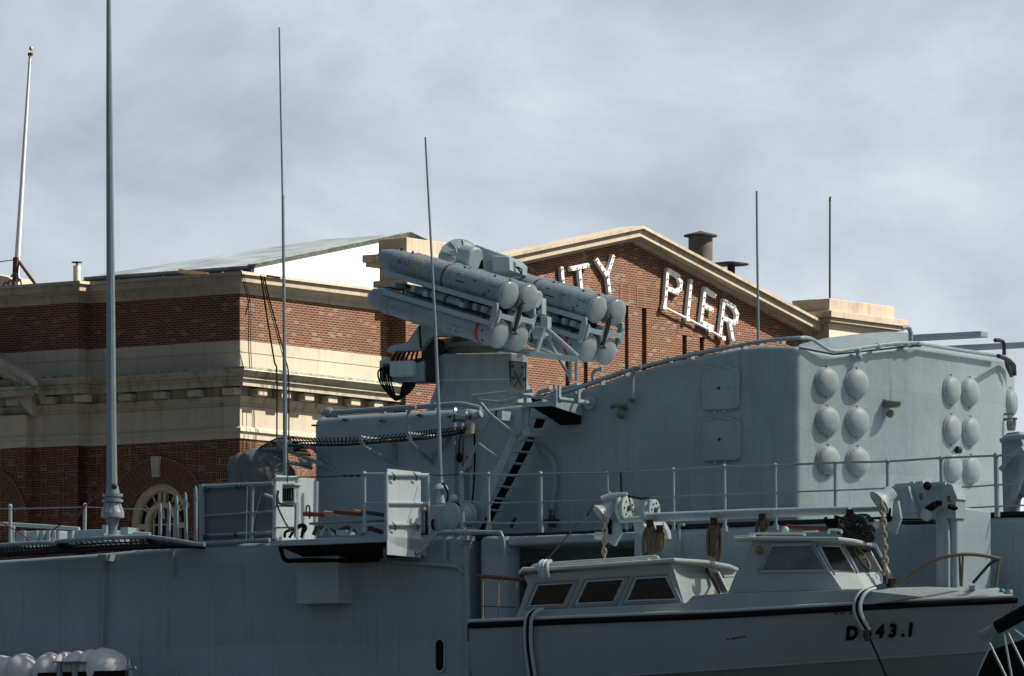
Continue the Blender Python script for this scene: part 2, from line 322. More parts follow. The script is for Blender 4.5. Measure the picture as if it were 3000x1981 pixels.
def stonemat(name, bw, rh, col=(.48,.425,.33), stain=.35):
    m = bpy.data.materials.new(name); m.use_nodes = True; t = m.node_tree; p = t.nodes['Principled BSDF']; l = t.links.new
    p.inputs['Roughness'].default_value = .85
    tc = N(t, 'ShaderNodeTexCoord'); b = N(t, 'ShaderNodeTexBrick'); b.offset = .5
    b.inputs['Color1'].default_value = (*[c*.86 for c in col],1); b.inputs['Color2'].default_value = (*[min(1,c*1.1) for c in col],1); b.inputs['Mortar'].default_value = (*[c*.55 for c in col],1)
    b.inputs['Scale'].default_value = 1; b.inputs['Mortar Size'].default_value = .006; b.inputs['Mortar Smooth'].default_value = .3; b.inputs['Brick Width'].default_value = bw; b.inputs['Row Height'].default_value = rh
    l(tc.outputs['UV'], b.inputs['Vector'])
    no = N(t, 'ShaderNodeTexNoise'); no.inputs['Scale'].default_value = 1.4; no.inputs['Detail'].default_value = 8; no.inputs['Roughness'].default_value = .65; l(tc.outputs['Object'], no.inputs['Vector'])
    r = N(t, 'ShaderNodeMapRange'); r.inputs[1].default_value = .52; r.inputs[2].default_value = .75; r.inputs[4].default_value = stain; l(no.outputs['Fac'], r.inputs[0])
    mx = N(t, 'ShaderNodeMix', data_type='RGBA'); l(r.outputs[0], mx.inputs[0]); l(b.outputs['Color'], mx.inputs[6]); mx.inputs[7].default_value = (.14,.125,.09,1)
    mp = N(t, 'ShaderNodeMapping'); mp.inputs['Scale'].default_value = (5,5,.4); l(tc.outputs['Object'], mp.inputs['Vector'])
    n2 = N(t, 'ShaderNodeTexNoise'); n2.inputs['Scale'].default_value = 1.2; n2.inputs['Detail'].default_value = 4; l(mp.outputs[0], n2.inputs['Vector'])
    r2 = N(t, 'ShaderNodeMapRange'); r2.inputs[1].default_value = .52; r2.inputs[2].default_value = .8; r2.inputs[4].default_value = stain*.9; l(n2.outputs['Fac'], r2.inputs[0])
    x2 = N(t, 'ShaderNodeMix', data_type='RGBA'); l(r2.outputs[0], x2.inputs[0]); l(mx.outputs[2], x2.inputs[6]); x2.inputs[7].default_value = (.10,.09,.06,1)
    l(x2.outputs[2], p.inputs['Base Color'])
    return m
M['stone'] = stonemat('limestone_blocks', 1.2, 20, stain=.3); M['stone2'] = stonemat('limestone_courses', 1.25, .37, stain=.3); M['stained'] = stonemat('stained_cornice', 1.9, 30, (.43,.39,.30), stain=.9)
M['pink'] = stonemat('weathered_cap_stone', 1.15, 30, (.41,.35,.27), stain=.5)
def watermat():
    m = bpy.data.materials.new('harbour_water'); m.use_nodes = True; t = m.node_tree; p = t.nodes['Principled BSDF']
    p.inputs['Base Color'].default_value = (.06,.07,.065,1); p.inputs['Roughness'].default_value = .15
    tc = N(t, 'ShaderNodeTexCoord'); no = N(t, 'ShaderNodeTexNoise'); no.inputs['Scale'].default_value = .7; no.inputs['Detail'].default_value = 5
    bu = N(t, 'ShaderNodeBump'); bu.inputs['Strength'].default_value = .6; t.links.new(tc.outputs['Object'], no.inputs['Vector']); t.links.new(no.outputs[0], bu.inputs['Height']); t.links.new(bu.outputs[0], p.inputs['Normal'])
    return m
M['water'] = watermat()
# ---------------------------------------------------------------- setting
solo('water', MB().box((-6000,-3000,-1), (6000,9000,0)), M['water'], None, None, WD, kind='structure', base=Vector((0,0,0)))
q = MB(); q.ext([BD.M.inverted() @ Vector(p) for p in ((-150,196,1.6),(60,196,1.6),(220,260,1.6),(220,420,1.6),(-150,420,1.6))], (0,0,-2.2))
solo('pier_ground', q, mat('pier_asphalt', (.06,.06,.06), .9), None, None, BD, kind='structure', base=Vector((0,0,0)))

# added see-through shell, out of view: dims the sun on the ship, spares the pier
def sunveilmat():
    m = bpy.data.materials.new('sun_dimming_veil'); m.use_nodes = True; t = m.node_tree; t.nodes.clear()
    o_ = N(t, 'ShaderNodeOutputMaterial'); a = N(t, 'ShaderNodeBsdfTransparent'); b = N(t, 'ShaderNodeBsdfTranslucent'); x = N(t, 'ShaderNodeMixShader')
    b.inputs['Color'].default_value = (.93,.95,.97,1); tc = N(t, 'ShaderNodeTexCoord'); no = N(t, 'ShaderNodeTexNoise'); no.inputs['Scale'].default_value = .012; no.inputs['Detail'].default_value = 4
    r = N(t, 'ShaderNodeMapRange'); r.inputs[1].default_value = .35; r.inputs[2].default_value = .65; r.inputs[3].default_value = .47; r.inputs[4].default_value = .6
    l = t.links.new; l(tc.outputs['Object'], no.inputs['Vector']); l(no.outputs[0], r.inputs[0]); l(r.outputs[0], x.inputs[0]); l(a.outputs[0], x.inputs[1]); l(b.outputs[0], x.inputs[2]); l(x.outputs[0], o_.inputs[0]); return m
q = MB(); nu, nv = 48, 20
cc = Vector((0, 150, 10)) + sd*620; cc.y = 75
vs_c = []
for i in range(nv+1):
    th = math.pi*i/nv
    for j in range(nu):
        ph = 2*math.pi*j/nu; f_ = 1 + .06*math.sin(3*ph+1.3) + .05*math.sin(7*ph+2*th) + .05*math.sin(5*th+4*ph)
        st_ = math.sin(th)**.6 if 0 < i < nv else 0
        vs_c.append(cc + Vector((230*f_*st_*math.cos(ph), 128*f_*st_*math.sin(ph), 38*f_*math.cos(th))))
q.add(vs_c, [(i*nu+j, i*nu+(j+1)%nu, (i+1)*nu+(j+1)%nu, (i+1)*nu+j) for i in range(nv) for j in range(nu)], True)
solo('added_sun_veil', q, sunveilmat(), None, None, WD, kind='structure', base=cc, sharp=180)
# ================================================================ PIER BUILDING
def hz(y, d=0): return BD.pk((703.5, y), d=0).z + 0*d       # height read at the near corner
bld = thing('pier_building', 'brick pier building with pale stone cornices and a gabled bay behind the warship', 'building', BD, (0, 0, 1.6))
Ug = BD.pk((1191, 900), d=-.56).x           # left edge of projecting gable bay
DP = BD.pk((258, 1000), u=0).y              # where the left facade steps forward
DP2 = BD.pk((95, 1250), u=-.45).y
Ufar = 55.0; Dfar = 45.0
Lend = 38.0
ZB = 1.6
# plan path (u,d) seen from outside, left to right; outward offset p gives mitred copies
def offs(path, p):
    out_ = []
    for i, (x, y) in enumerate(path):
        ns = []
        for a, b in ((i-1, i), (i, i+1)):
            if a < 0 or b >= len(path): continue
            dx, dy = path[b][0]-path[a][0], path[b][1]-path[a][1]; l_ = math.hypot(dx, dy); ns.append((dy/l_, -dx/l_))
        if len(ns) == 1: n = ns[0]; out_.append((x+n[0]*p, y+n[1]*p))
        else:
            (a, b), (c, e) = ns; k = 1 + a*c + b*e; out_.append((x+(a+c)/k*p, y+(b+e)/k*p))
    return out_
wallpath = [(-.45, 30.0), (-.45, DP), (0, DP), (0, 0), (Ug, 0)]
wallpath2 = [(-.75, 30.0), (-.75, DP2), (-.45, DP2), (-.45, DP), (0, DP), (0, 0), (Ug, 0)]
def sweep(path, prof, mb, closeback=1.0):
    rows = [[(x, y, z) for x, y in offs(path, p)] for p, z in prof]
    n = len(path)
    for a, b in zip(rows, rows[1:]):
        for i in range(n-1): mb.add([a[i], a[i+1], b[i+1], b[i]], [(0,1,2,3)])
    return mb
def wall(path, z0, z1, mb, th=.4):
    o_ = path; i_ = offs(path, -th)
    for k in range(len(path)-1):
        a, b, c, d_ = o_[k], o_[k+1], i_[k+1], i_[k]
        mb.hexa([(*a,z0),(*b,z0),(*c,z0),(*d_,z0)], [(*a,z1),(*b,z1),(*c,z1),(*d_,z1)])
    return mb
zt = hz(799)
Z = {k: hz(k) for k in (799,808,828,841,844,860,997,1031,1086,1093,1107,1115,1134,1142,1158,1187,1250,1263,1268,1284)}
part(bld, 'upper_brick_wall', wall(wallpath, Z[997], Z[860], MB()), M['brick'])
part(bld, 'stone_band', wall(offs(wallpath, .018), Z[1031]+.004, Z[997], MB()), M['stone'])
part(bld, 'stone_band', wall(offs(wallpath, .006), Z[1086]-.1, Z[1031], MB()), M['stone'])
def prof_part(name, path, prof, m, label=None, bev=0):
    # closed profile ring: add inner return so that the trim has depth
    pr = [(-.3, prof[0][1])] + prof + [(-.3, prof[-1][1])]
    return part(bld, name, sweep(path, pr, MB()), m, label=label)
prof_part('parapet', wallpath, [(.33,Z[799]),(.36,Z[808]),(.29,Z[808]-.01),(.29,Z[828]),(.20,Z[828]-.02),(.16,Z[841]+.06),(.10,Z[841]+.03),(.06,Z[844]),(.035,Z[844]-.01),(.035,Z[860])], M['pink'])
prof_part('cornice', wallpath, [(.60,Z[1086]+.05),(.62,Z[1086]),(.66,Z[1093]+.02),(.63,Z[1093]),(.55,Z[1107]+.05),(.48,Z[1107]),(.50,Z[1107]-.01),(.52,Z[1115]+.01),(.44,Z[1115]-.01),(.44,Z[1134]),(.05,Z[1134]+.03)], M['stained'])
part(bld, 'copper_flashing', sweep(offs(wallpath, .05), [(-.1,Z[1086]+.085),(.57,Z[1086]+.055),(.58,Z[1086]+.0),(-.1,Z[1086]+.0)], MB()), M['copper'])
prof_part('bed_moulding', wallpath, [(.05,Z[1134]+.02),(.05,Z[1158]),(.14,Z[1158]-.02),(.10,Z[1158]-.12),(.08,Z[1187]+.08),(.045,Z[1187]+.07),(.045,Z[1187])], M['stained'])
part(bld, 'frieze', wall(wallpath2, Z[1250]-.02, Z[1187]-.004, MB()), M['stone'])
prof_part('architrave', wallpath2, [(.02,Z[1250]+.01),(.07,Z[1250]-.03),(.09,Z[1263]),(.05,Z[1263]-.02),(.035,Z[1268]),(.035,Z[1284])], M['stone'])
# modillions: counted blocks under the cornice
k = 0
for face in ('left', 'right'):
    if face == 'left':
        us = [BD.pk((x, 1150), u=-.30).y for x in (672, 565, 468)]
        step = (us[-1]-us[0])/2
        pos = [us[0] + step*i for i in range(16)]
    else:
        us = [BD.pk((x, 1160), d=-.3).x for x in (765, 832, 904, 972, 1039, 1105)]
        step = (us[-1]-us[0])/5; pos = [us[0]-0*step + step*i for i in range(-0, 7)]
    for a in pos:
        m_ = MB()
        if face == 'left':
            off = 0 if a < DP-.6 else -.45
            m_.box((off-.36, a-.22, Z[1158]+.0), (off-.05, a+.22, Z[1142]+.05))
        else: m_.box((a-.22, -.36, Z[1158]), (a+.22, -.05, Z[1142]+.05))
        part(bld, 'modillion', m_, M['stone'], bev=.03)
# lower wall with arched window on left facade (plane u=0, polygon in d,z)
wc = BD.pk(zAA(735, 880), u=0)     # spring centre of arch
wr = abs(BD.pk(zAA(120, 880), u=0).y - BD.pk(zAA(1240, 880), u=0).y)/2 + .02
wcy = (BD.pk(zAA(120, 880), u=0).y + BD.pk(zAA(1240, 880), u=0).y)/2; wcz = BD.pk(zAA(700, 235), u=0).z - wr
def arc(cy, cz, r, a0, a1, n): return [(cy + r*math.cos(lerp(a0, a1, i/n)), cz + r*math.sin(lerp(a0, a1, i/n))) for i in range(n+1)]
poly = [(DP, ZB), (DP, Z[1284]), (0, Z[1284]), (0, ZB), (wcy-wr, ZB)] + [(y, z) for y, z in arc(wcy, wcz, wr, math.pi, 0, 28)] + [(wcy+wr, ZB)]
q = MB(); q.ext([(0, y, z) for y, z in poly], (.45, 0, 0)); part(bld, 'lower_brick_wall', q, M['weave'])
q = MB(); wall([(-.75, 30), (-.75, DP2), (-.45, DP2), (-.45, DP+.001)], ZB, Z[1284], q); q.box((-.44, DP+.001, ZB), (.44, DP+.5, Z[1284]-.002)); part(bld, 'pilaster_wall', q, M['weave'])
q = MB(); wall([(0, 0), (Ug, 0)], ZB, Z[1284], q, .44); q.v = [Vector((max(v.x, .452), v.y, v.z)) if v.y > 0 else v for v in q.v]; part(bld, 'lower_brick_wall', q, M['weave'])
def ring(name, r0, r1, x0, x1, m, cy=None, cz=None, a0=0, a1=math.pi, n=36, par=None, uvr=None, legs=None):
    cy = wcy if cy is None else cy; cz = wcz if cz is None else cz
    mb = MB(); vs = []; fs = []; uv = []
    for i in range(n+1):
        an = lerp(a0, a1, i/n)
        for (r, x) in ((r0, x0), (r1, x0), (r1, x1), (r0, x1)): vs.append((x, cy+r*math.cos(an), cz+r*math.sin(an)))
    rm = (r0+r1)/2; U = [ (0,0),(r1-r0,0),(r1-r0+x1-x0,0),(2*(r1-r0)+x1-x0,0),(2*(r1-r0+x1-x0),0)]
    for i in range(n):
        for k in range(4):
            k2 = (k+1) % 4; fs.append((i*4+k, i*4+k2, (i+1)*4+k2, (i+1)*4+k))
            v0, v1 = lerp(a0,a1,i/n)*rm, lerp(a0,a1,(i+1)/n)*rm; kk = U[k+1][0]
            b = len(mb.v)
            uv.append({i*4+k: (U[k][0], v0), i*4+k2: (kk, v0), (i+1)*4+k2: (kk, v1), (i+1)*4+k: (U[k][0], v1)})
    fs.append((3,2,1,0)); uv.append({j: (0,0) for j in range(4)}); e = n*4; fs.append((e, e+1, e+2, e+3)); uv.append({e+j: (0,0) for j in range(4)})
    mb.add(vs, fs, uv=uv if uvr else None)
    if legs:
        for sgn, A in ((1, a0), (-1, a1)):
            y0, y1 = cy+sgn*r0, cy+sgn*r1; mb.box((x0, min(y0,y1), legs), (x1, max(y0,y1), cz))
    return part(par or bld, name, mb, m)
ring('arch_bricks', wr+.30, wr+.72, -.05, .02, M['radial'], uvr=True)
ring('arch_bricks', wr-.0, wr+.298, -.025, .2, M['radial'], uvr=True)
q = MB(); kz = BD.pk(zAA(620, 115), u=-.1).z; kt = BD.pk((455, 1337), u=-.1).z
yl, yr = BD.pk((442,1340),u=-.1).y, BD.pk((469,1340),u=-.1).y
q.ext([(-.13, yl, kt), (-.13, yr, kt), (-.13, yr+.05, kz), (-.13, yl-.05, kz)], (.3,0,0)); part(bld, 'keystone', q, M['stone'], bev=.01)
win = ring('arched_window', wr-.20, wr-.01, .12, .30, M['wframe'], legs=ZB)
def wsub(name, mb, m): return part(win, name, mb, m)
ri = wr*.56; zc2 = wcz - .02
def wring(r0, r1, x0, x1, cz, legs=None): 
    o = ring('window_ring', r0, r1, x0, x1, M['wframe'], cz=cz, par=win, legs=legs); return o
wring(wr-.235, wr-.20, .16, .30, wcz, ZB)
wring(ri-.14, ri, .14, .30, wcz-.05, ZB)
q = MB()
for a in (28, 62, 118, 152): 
    an = R(a); q.obox((.25, wcy+(ri+wr-.2)/2*math.cos(an), wcz+(ri+wr-.2)/2*math.sin(an)), (.02,0,0), (0, (wr-.2-ri)/2*math.cos(an), (wr-.2-ri)/2*math.sin(an)), (0, -.02*math.sin(an), .02*math.cos(an)))
for dy in (-.09, .09): q.box((.16, wcy+dy-.05, wcz+ri-.05), (.30, wcy+dy+.05, wcz+wr-.2))
for sg in (-1, 1):
    q.box((.14, wcy+sg*(ri+.16)-.2, wcz-.20), (.30, wcy+sg*(ri+.16)+.2, wcz-.05))
for dz in (-.08, -.62, -1.15): q.box((.24, wcy-ri+.14, wcz+dz-.02), (.28, wcy+ri-.14, wcz+dz+.02))
for dy in (-.36, -.12, .12, .36): q.box((.235, wcy+dy-.02, ZB), (.275, wcy+dy+.02, wcz + (.12 if abs(dy) > .2 else -.02)))
q.box((.235, wcy-.02, wcz+.08), (.275, wcy+.02, wcz+ri-.12))
for sg in (-1, 1):
    q.obox((.25, wcy+sg*.52, wcz+.36), (.02,0,0), (0, sg*.13, .13), (0, -sg*.015, .015))
wsub('glazing_bars', q, M['wframe'])
for sg in (-.24, .24):
    pass
o = ring('glazing_bars', .30, .335, .24, .28, M['wframe'], cz=wcz+.12, par=win)
wsub('pane', MB().box((.33, wcy-wr, ZB), (.36, wcy+wr, wcz+wr)), M['glass2'])
# second arch further left, partly in view, and one on the sunlit facade
ring('arch_bricks', wr+.30, wr+.72, -.80, -.73, M['radial'], uvr=True, cy=BD.pk((-60,1500),u=-.75).y)
Ub = BD.pk((955, 1470), d=0).x
mb = MB()
vs=[];fs=[];uv=[]
for i in range(31):
    an = lerp(0, math.pi, i/30)
    for r in (wr+.3, wr+.72): vs.append((Ub+r*math.cos(an), -.05, wcz+r*math.sin(an)))
for i in range(30):
    fs.append((2*i, 2*i+1, 2*i+3, 2*i+2)); v0, v1 = lerp(0,math.pi,i/30)*(wr+.5), lerp(0,math.pi,(i+1)/30)*(wr+.5)
    uv.append({2*i:(0,v0), 2*i+1:(.42,v0), 2*i+3:(.42,v1), 2*i+2:(0,v1)})
mb.add(vs, fs, uv=uv); part(bld, 'arch_bricks', mb, M['radial'])
# pediment of the portico at far left
q = MB()
A0 = BD.pk((-60, 1010), u=-.9); A1 = BD.pk((128, 1120), u=-.9)
def rake(mb, x0, x1, p0, p1, h0, h1): mb.ext([(x0, p0.y, p0.z-h0), (x0, p1.y, p1.z-h0), (x0, p1.y, p1.z-h1), (x0, p0.y, p0.z-h1)], (x1-x0, 0, 0))
rake(q, -1.35, -.3, A0, A1, 0, .12); rake(q, -1.2, -.3, A0, A1, .122, .34); rake(q, -1.05, -.3, A0, A1, .342, .5)
part(bld, 'pediment', q, M['stained'])
q = MB(); c1 = BD.pk((118,1160), u=-.9).y
q.box((-1.2, c1, Z[1134]), (-.46, 30, Z[1115])); q.box((-1.28, c1-.05, Z[1115]+.002), (-.46, 30, Z[1107])); part(bld, 'portico_cornice', q, M['stained'])
q = MB(); q.ext([(-.8, A0.y, A0.z-.5), (-.8, A1.y+.5, A1.z-.9), (-.8, A1.y+.5, Z[1107]), (-.8, A0.y, Z[1107])], (.3,0,0)); part(bld, 'tympanum', q, M['stone'])
# ---------------- gable bay
GD = -.56
def g(p, d=GD): return BD.pk(p, d=d)
U2 = BD.pk((2350, 1020), d=GD).x           # right end of gable wall (meets right pylon)
apex = g((1885, 700)); 
slots = [((1656.6,1669),985),((1710,1722),990),((1831,1841),895.6),((1880.5,1894),902),((1999,2012),980.6),((2049.6,2062),987.5)]
top = [(Ug, g((1300,800)).z), (apex.x, apex.z), (U2, g((2350, 955)).z)]
# straight rakes fitted to the picture
zl = g((1526.5, 779.7)); sl_ = (apex.z-zl.z)/(apex.x-zl.x)
zr = g((2350, 950)); sr_ = (zr.z-apex.z)/(zr.x-apex.x)
FR = BD.pk((1886,661), d=GD-.56); FL = BD.pk((1480.6,747), d=GD-.56); FR2 = BD.pk((2363,914), d=GD-.56)
apex = Vector((FR.x, GD, FR.z-.33)); sl_ = (FR.z-FL.z)/(FR.x-FL.x); sr_ = (FR2.z-FR.z)/(FR2.x-FR.x)
def ztop(u): return apex.z + (u-apex.x)*(sl_ if u < apex.x else sr_)
edges = [Ug]
for (a, b), yt in slots: edges += [g((a, 950)).x, g((b, 950)).x]
edges.append(U2)
zbot = ZB
for i in range(0, len(edges)-1):
    a, b = edges[i], edges[i+1]
    pts = [(a, GD, ztop(a)), (b, GD, ztop(b))]
    if a < apex.x < b: pts.insert(1, (apex.x, GD, apex.z))
    if i % 2 == 0: low = zbot
    else: low = g(((slots[i//2][0][0]+slots[i//2][0][1])/2, slots[i//2][1])).z
    q = MB(); q.ext([(b, GD, low)] + pts[::-1] + [(a, GD, low)], (0, .4, 0))
    if i == 0: allw = q
    else: allw.add(q.v, q.f)
allw.box((Ug, GD+.401, zbot), (U2, GD+.5, apex.z-3.2))
gw = part(bld, 'gable_wall', allw, M['brick'])
for i, ((a, b), yt) in enumerate(slots):
    ua, ub = g((a,950)).x, g((b,950)).x; zz_ = g((a, yt)).z
    part(bld, 'slot_window', MB().box((ua, GD+.33, zbot), (ub, GD+.36, zz_)), M['glass2'])
    q = MB()
    q.box((ua-.28, GD-.012, zz_+.0), (ub+.28, GD+.0, zz_+.62)); part(bld, 'slot_lintel', q, M['radial'])
# return wall of the bay and pylons
q = MB().box((Ug-.42, GD+.001, ZB), (Ug-.001, 0, BD.pk((1191, 838), d=GD).z))
q.box((Ug-.001, GD+.41, ZB), (Ug+.3, .5, BD.pk((1191,838), d=GD).z)); 
part(bld, 'bay_return_wall', MB().box((Ug, GD+.401, ZB), (Ug+.4, 1.2, BD.pk((1191, 838), d=GD).z)), M['brick'])
q = MB(); wall([(Ug+.0, 1.2), (Ug+.0, GD-.012), (Ug+.01, GD-.012)], Z[1086], Z[997], q, .3)
part(bld, 'return_band', MB().box((Ug-.015, GD-.012, Z[1086]), (Ug+.0, 1.2, Z[997])), M['stone2'])
def pylon(pl, pr, ytop, ytopr, cpts, lw, name):
    # pl: px of left corner of front face; front plane d0
    pass
def stone_block(u0, u1, d0, d1, z0, z1, m, bev=.02): return part(bld, 'pylon_stone', MB().box((u0, d0, z0), (u1, d1, z1)), m, bev)
d0 = GD-.05
# left pylon
u0 = BD.pk((1191, 760), d=d0).x; zT = BD.pk((1191, 695.5), d=d0).z; zC0 = BD.pk((1191, 764), d=d0).z; 
dback = BD.pk((1108, 720), u=u0).y
u1 = BD.pk((1312, 712), d=d0).x
stone_block(u0, u1, d0, dback, BD.pk((1191,745), d=d0).z, zT, M['pink'])
zC1 = BD.pk((1191,742), d=d0).z; zC2 = BD.pk((1191,775), d=d0).z
q = MB().box((u0-.3, d0-.3, zC2+.1), (u1+.3, dback+.35, zC1)); q.box((u0-.2, d0-.2, zC2-.02), (u1+.2, dback+.3, zC2+.098)); part(bld, 'pylon_cornice', q, M['stained'], .02)
stone_block(u0+.02, u1-.02, d0+.02, dback-.02, BD.pk((1191,822), d=d0).z, zC2-.025, M['pink'])
zl1 = BD.pk((1200,818), d=d0-.12).z; zl2 = BD.pk((1200,838), d=d0-.12).z
part(bld, 'pylon_ledge', MB().box((u0-.12, d0-.12, zl2), (u1+.12, dback+.1, zl1)), M['pink'], .02)
part(bld, 'pylon_brick', MB().box((u0+.03, GD+.0, ZB), (Ug+.0+.001, dback-.05, zl2)), M['brick'])
# right pylon
d0 = GD-.75
u0 = BD.pk((2430, 880), d=d0).x; u1 = BD.pk((2621, 897), d=d0).x
db = BD.pk((2320, 890), u=u0).y
zA_ = BD.pk((2430, 874), d=d0).z; zB_ = BD.pk((2430, 912), d=d0).z
stone_block(u0, u1, d0, db, zB_, zA_, M['pink'])
zc1 = BD.pk((2440, 911), d=d0-.12).z; zc2 = BD.pk((2440, 943), d=d0-.12).z
q = MB().box((u0-.2, d0-.2, zc2+.13), (u1+.45, db+.2, zc1)); q.box((u0-.12, d0-.12, zc2), (u1+.4, db+.1, zc2+.128)); part(bld, 'pylon_cornice', q, M['pink'], .015)
stone_block(u0+.05, u1+.2, d0+.05, db, BD.pk((2430, 1200), d=d0).z, zc2-.003, M['stone'])
part(bld, 'pylon_brick', MB().box((u0+.06, d0+.06, ZB), (u1+.2, db, BD.pk((2430,1200), d=d0).z-.003)), M['brick'])
# raking cornices of the gable
def rk(name, du, dz0, dz1, dout, m, ends=None):
    q = MB(); o = GD-dout
    ax = (apex.x, apex.z)
    uL = BD.pk((1312,712), d=-1.1).x-.3; uR = U2 + .4
    for (a, b, s) in ((uL, apex.x, sl_), (apex.x, uR, sr_)):
        za = apex.z+(a-apex.x)*(sl_ if a < apex.x else sr_) if a != apex.x else apex.z; zb = apex.z+(b-apex.x)*s if b != apex.x else apex.z
        za = apex.z + (a-apex.x)*s; 
        q.hexa([(a, o, za+dz0), (b, o, zb+dz0), (b, GD+.3, zb+dz0), (a, GD+.3, za+dz0)], [(a, o, za+dz1), (b, o, zb+dz1), (b, GD+.3, zb+dz1), (a, GD+.3, za+dz1)])
    return part(bld, name, q, m)
rk('raking_cornice', 0, -.10, .018, .15, M['pink']); rk('raking_cornice', 0, .02, .24, .46, M['pink']); rk('raking_cornice', 0, .242, .33, .56, M['pink'])
# roofs
R0 = BD.pk((742, 777), d=4.0); RA = BD.pk((1194, 684), d=4.0)
ur = 2*RA.x-R0.x
dR = BD.pk((245, 812), u=R0.x).y; dA = BD.pk((500, 716), u=RA.x).y
dA = min(dA, dR-3)
q = MB()
e = .45
P = [(R0.x, 4.0, R0.z), (RA.x, 4.0, RA.z), (ur, 4.0, R0.z), (ur, dR, R0.z), (RA.x, dA, RA.z), (R0.x, dR, R0.z)]
q.add([Vector(p) for p in P] + [Vector(p)-Vector((0,0,.25)) for p in P], [(0,1,4,5), (1,2,3,4), (5,4,3), (0,5,11,6), (6,7,1,0), (7,8,2,1), (6,11,10,7), (7,10,9,8), (11,9,10), (2,8,9,3), (5,3,9,11)])
part(bld, 'roof', q, M['roofm'])
q = MB(); q.ext([(R0.x+.05, 3.99, R0.z-.05), (RA.x, 3.99, RA.z-.05), (ur-.05, 3.99, R0.z-.05), (ur-.05, 3.99, 15), (R0.x+.05, 3.99, 15)], (0,.3,0)); part(bld, 'white_gable', q, M['whitewall'])
q = MB()
for a, b in ((P[0], P[1]), (P[1], P[2])):
    a, b = Vector(a), Vector(b); q.hexa([a+Vector((0,-.05,-.06)), b+Vector((0,-.05,-.06)), b+Vector((0,.2,-.06)), a+Vector((0,.2,-.06))], [a+Vector((0,-.12,.04)), b+Vector((0,-.12,.04)), b+Vector((0,.2,.04)), a+Vector((0,.2,.04))])
part(bld, 'copper_rake', q, M['copper'])
q = MB().box((R0.x-.10, 4, R0.z-.34), (R0.x+.2, dR, R0.z-.10)); part(bld, 'gutter', q, M['darkmetal'])
q = MB().box((R0.x+.4, 4.2, 15), (R0.x+.7, dR, R0.z-.3)); part(bld, 'penthouse_wall', q, mat('grey_render', (.42,.42,.38), .8, streak=.5, var=.2))
# flat roof and rest of mass
q = MB().box((.4, .4, Z[860]-.6), (Ug+1.5, Dfar, Z[828]-.3)); q.box((Ug+.41, -.3, Z[860]-.9), (U2, Dfar, Z[860]-.5)); part(bld, 'flat_roof', q, mat('roof_gravel', (.2,.19,.18), .95))
q = MB()
for a, b, s in ((Ug+.4, apex.x, sl_), (apex.x, U2+.3, sr_)):
    za = apex.z+(a-apex.x)*s; zb = apex.z+(b-apex.x)*s
    q.hexa([(a, GD+.301, za-.1), (b, GD+.301, zb-.1), (b, .5, zb-.1), (a, .5, za-.1)], [(a, GD+.301, za+.0), (b, GD+.301, zb+.0), (b, .5, zb+0.), (a, .5, za+.0)])
part(bld, 'bay_roof', q, M['roofm'])
# roof furniture: own things
def onroof(p, d): return BD.pk(p, d=d)
# big vent stack
d = 4.5; a = onroof(zD(1475,290), d); b = onroof(zD(1672,145), d); c = (a+b)/2; r = .375
base = Vector((c.x, d, Z[860]-.5))
t = thing('vent_stack', 'wide rust streaked roof vent under a conical rain cap behind the gable', 'roof vent', BD, base)
part(t, 'stack', MB().lathe([(r,base.z), (r,b.z-.03), (r*1.03,b.z-.03), (r*1.03,b.z)], (c.x,d,0), (0,0,1), 32), M['stack'])
c0 = onroof(zD(1570,135), d).z; c1_ = onroof(zD(1570,95), d).z
part(t, 'rain_cap', MB().lathe([(r*1.38,c0-.02), (r*1.38,c0+.03), (r*.3,c1_-.03), (.01,c1_)], (c.x,d,0), (0,0,1), 32), M['darkmetal'])
for k in range(4): an = k*math.pi/2+.5; q = MB().cyl((c.x+r*.95*math.cos(an), d+r*.95*math.sin(an), b.z-.1), (c.x+r*.95*math.cos(an), d+r*.95*math.sin(an), c0+.02), .02, 6); part(t, 'cap_bracket', q, M['darkmetal'])
d = 3.6; pc = onroof(zD(1815,330), d); rr_ = .60; pc.x = onroof(zD(1795,330), d).x
t = thing('flat_vent', 'low rust brown roof vent with a broad flat disc cap', 'roof vent', BD, (pc.x, d, Z[860]-.5))
part(t, 'post', MB().cyl((pc.x+.1, d, Z[860]-.5), (pc.x+.1, d, pc.z), .12, 12), M['darkmetal'])
part(t, 'disc_cap', MB().lathe([(rr_,pc.z-.12), (rr_,pc.z-.08), (rr_*.1,pc.z+.0)], (pc.x,d,0), (0,0,1), 28), M['darkmetal'])
# small pipe on left parapet
d_ = BD.pk((225, 830), u=.5).y; p0 = BD.pk(zAB(1170,270), u=.5); p1 = BD.pk((223.5, 778), u=.5)
t = thing('flue_pipe', 'short pale flue pipe with a thin flat cap on the left parapet', 'flue', BD, (.5, d_, p0.z-.3))
part(t, 'pipe', MB().lathe([(.10,p0.z-.4),(.10,p1.z)], (.5,d_,0), (0,0,1), 16), mat('pale_flue', (.6,.58,.5), .7, streak=.4))
part(t, 'flue_cap', MB().lathe([(.15,p1.z+.07),(.15,p1.z+.10)], (.5,d_,0), (0,0,1), 16), M['rustm'])
part(t, 'cap_stem', MB().cyl((.5,d_,p1.z-.05), (.5,d_,p1.z+.08), .03, 6), M['rustm'])
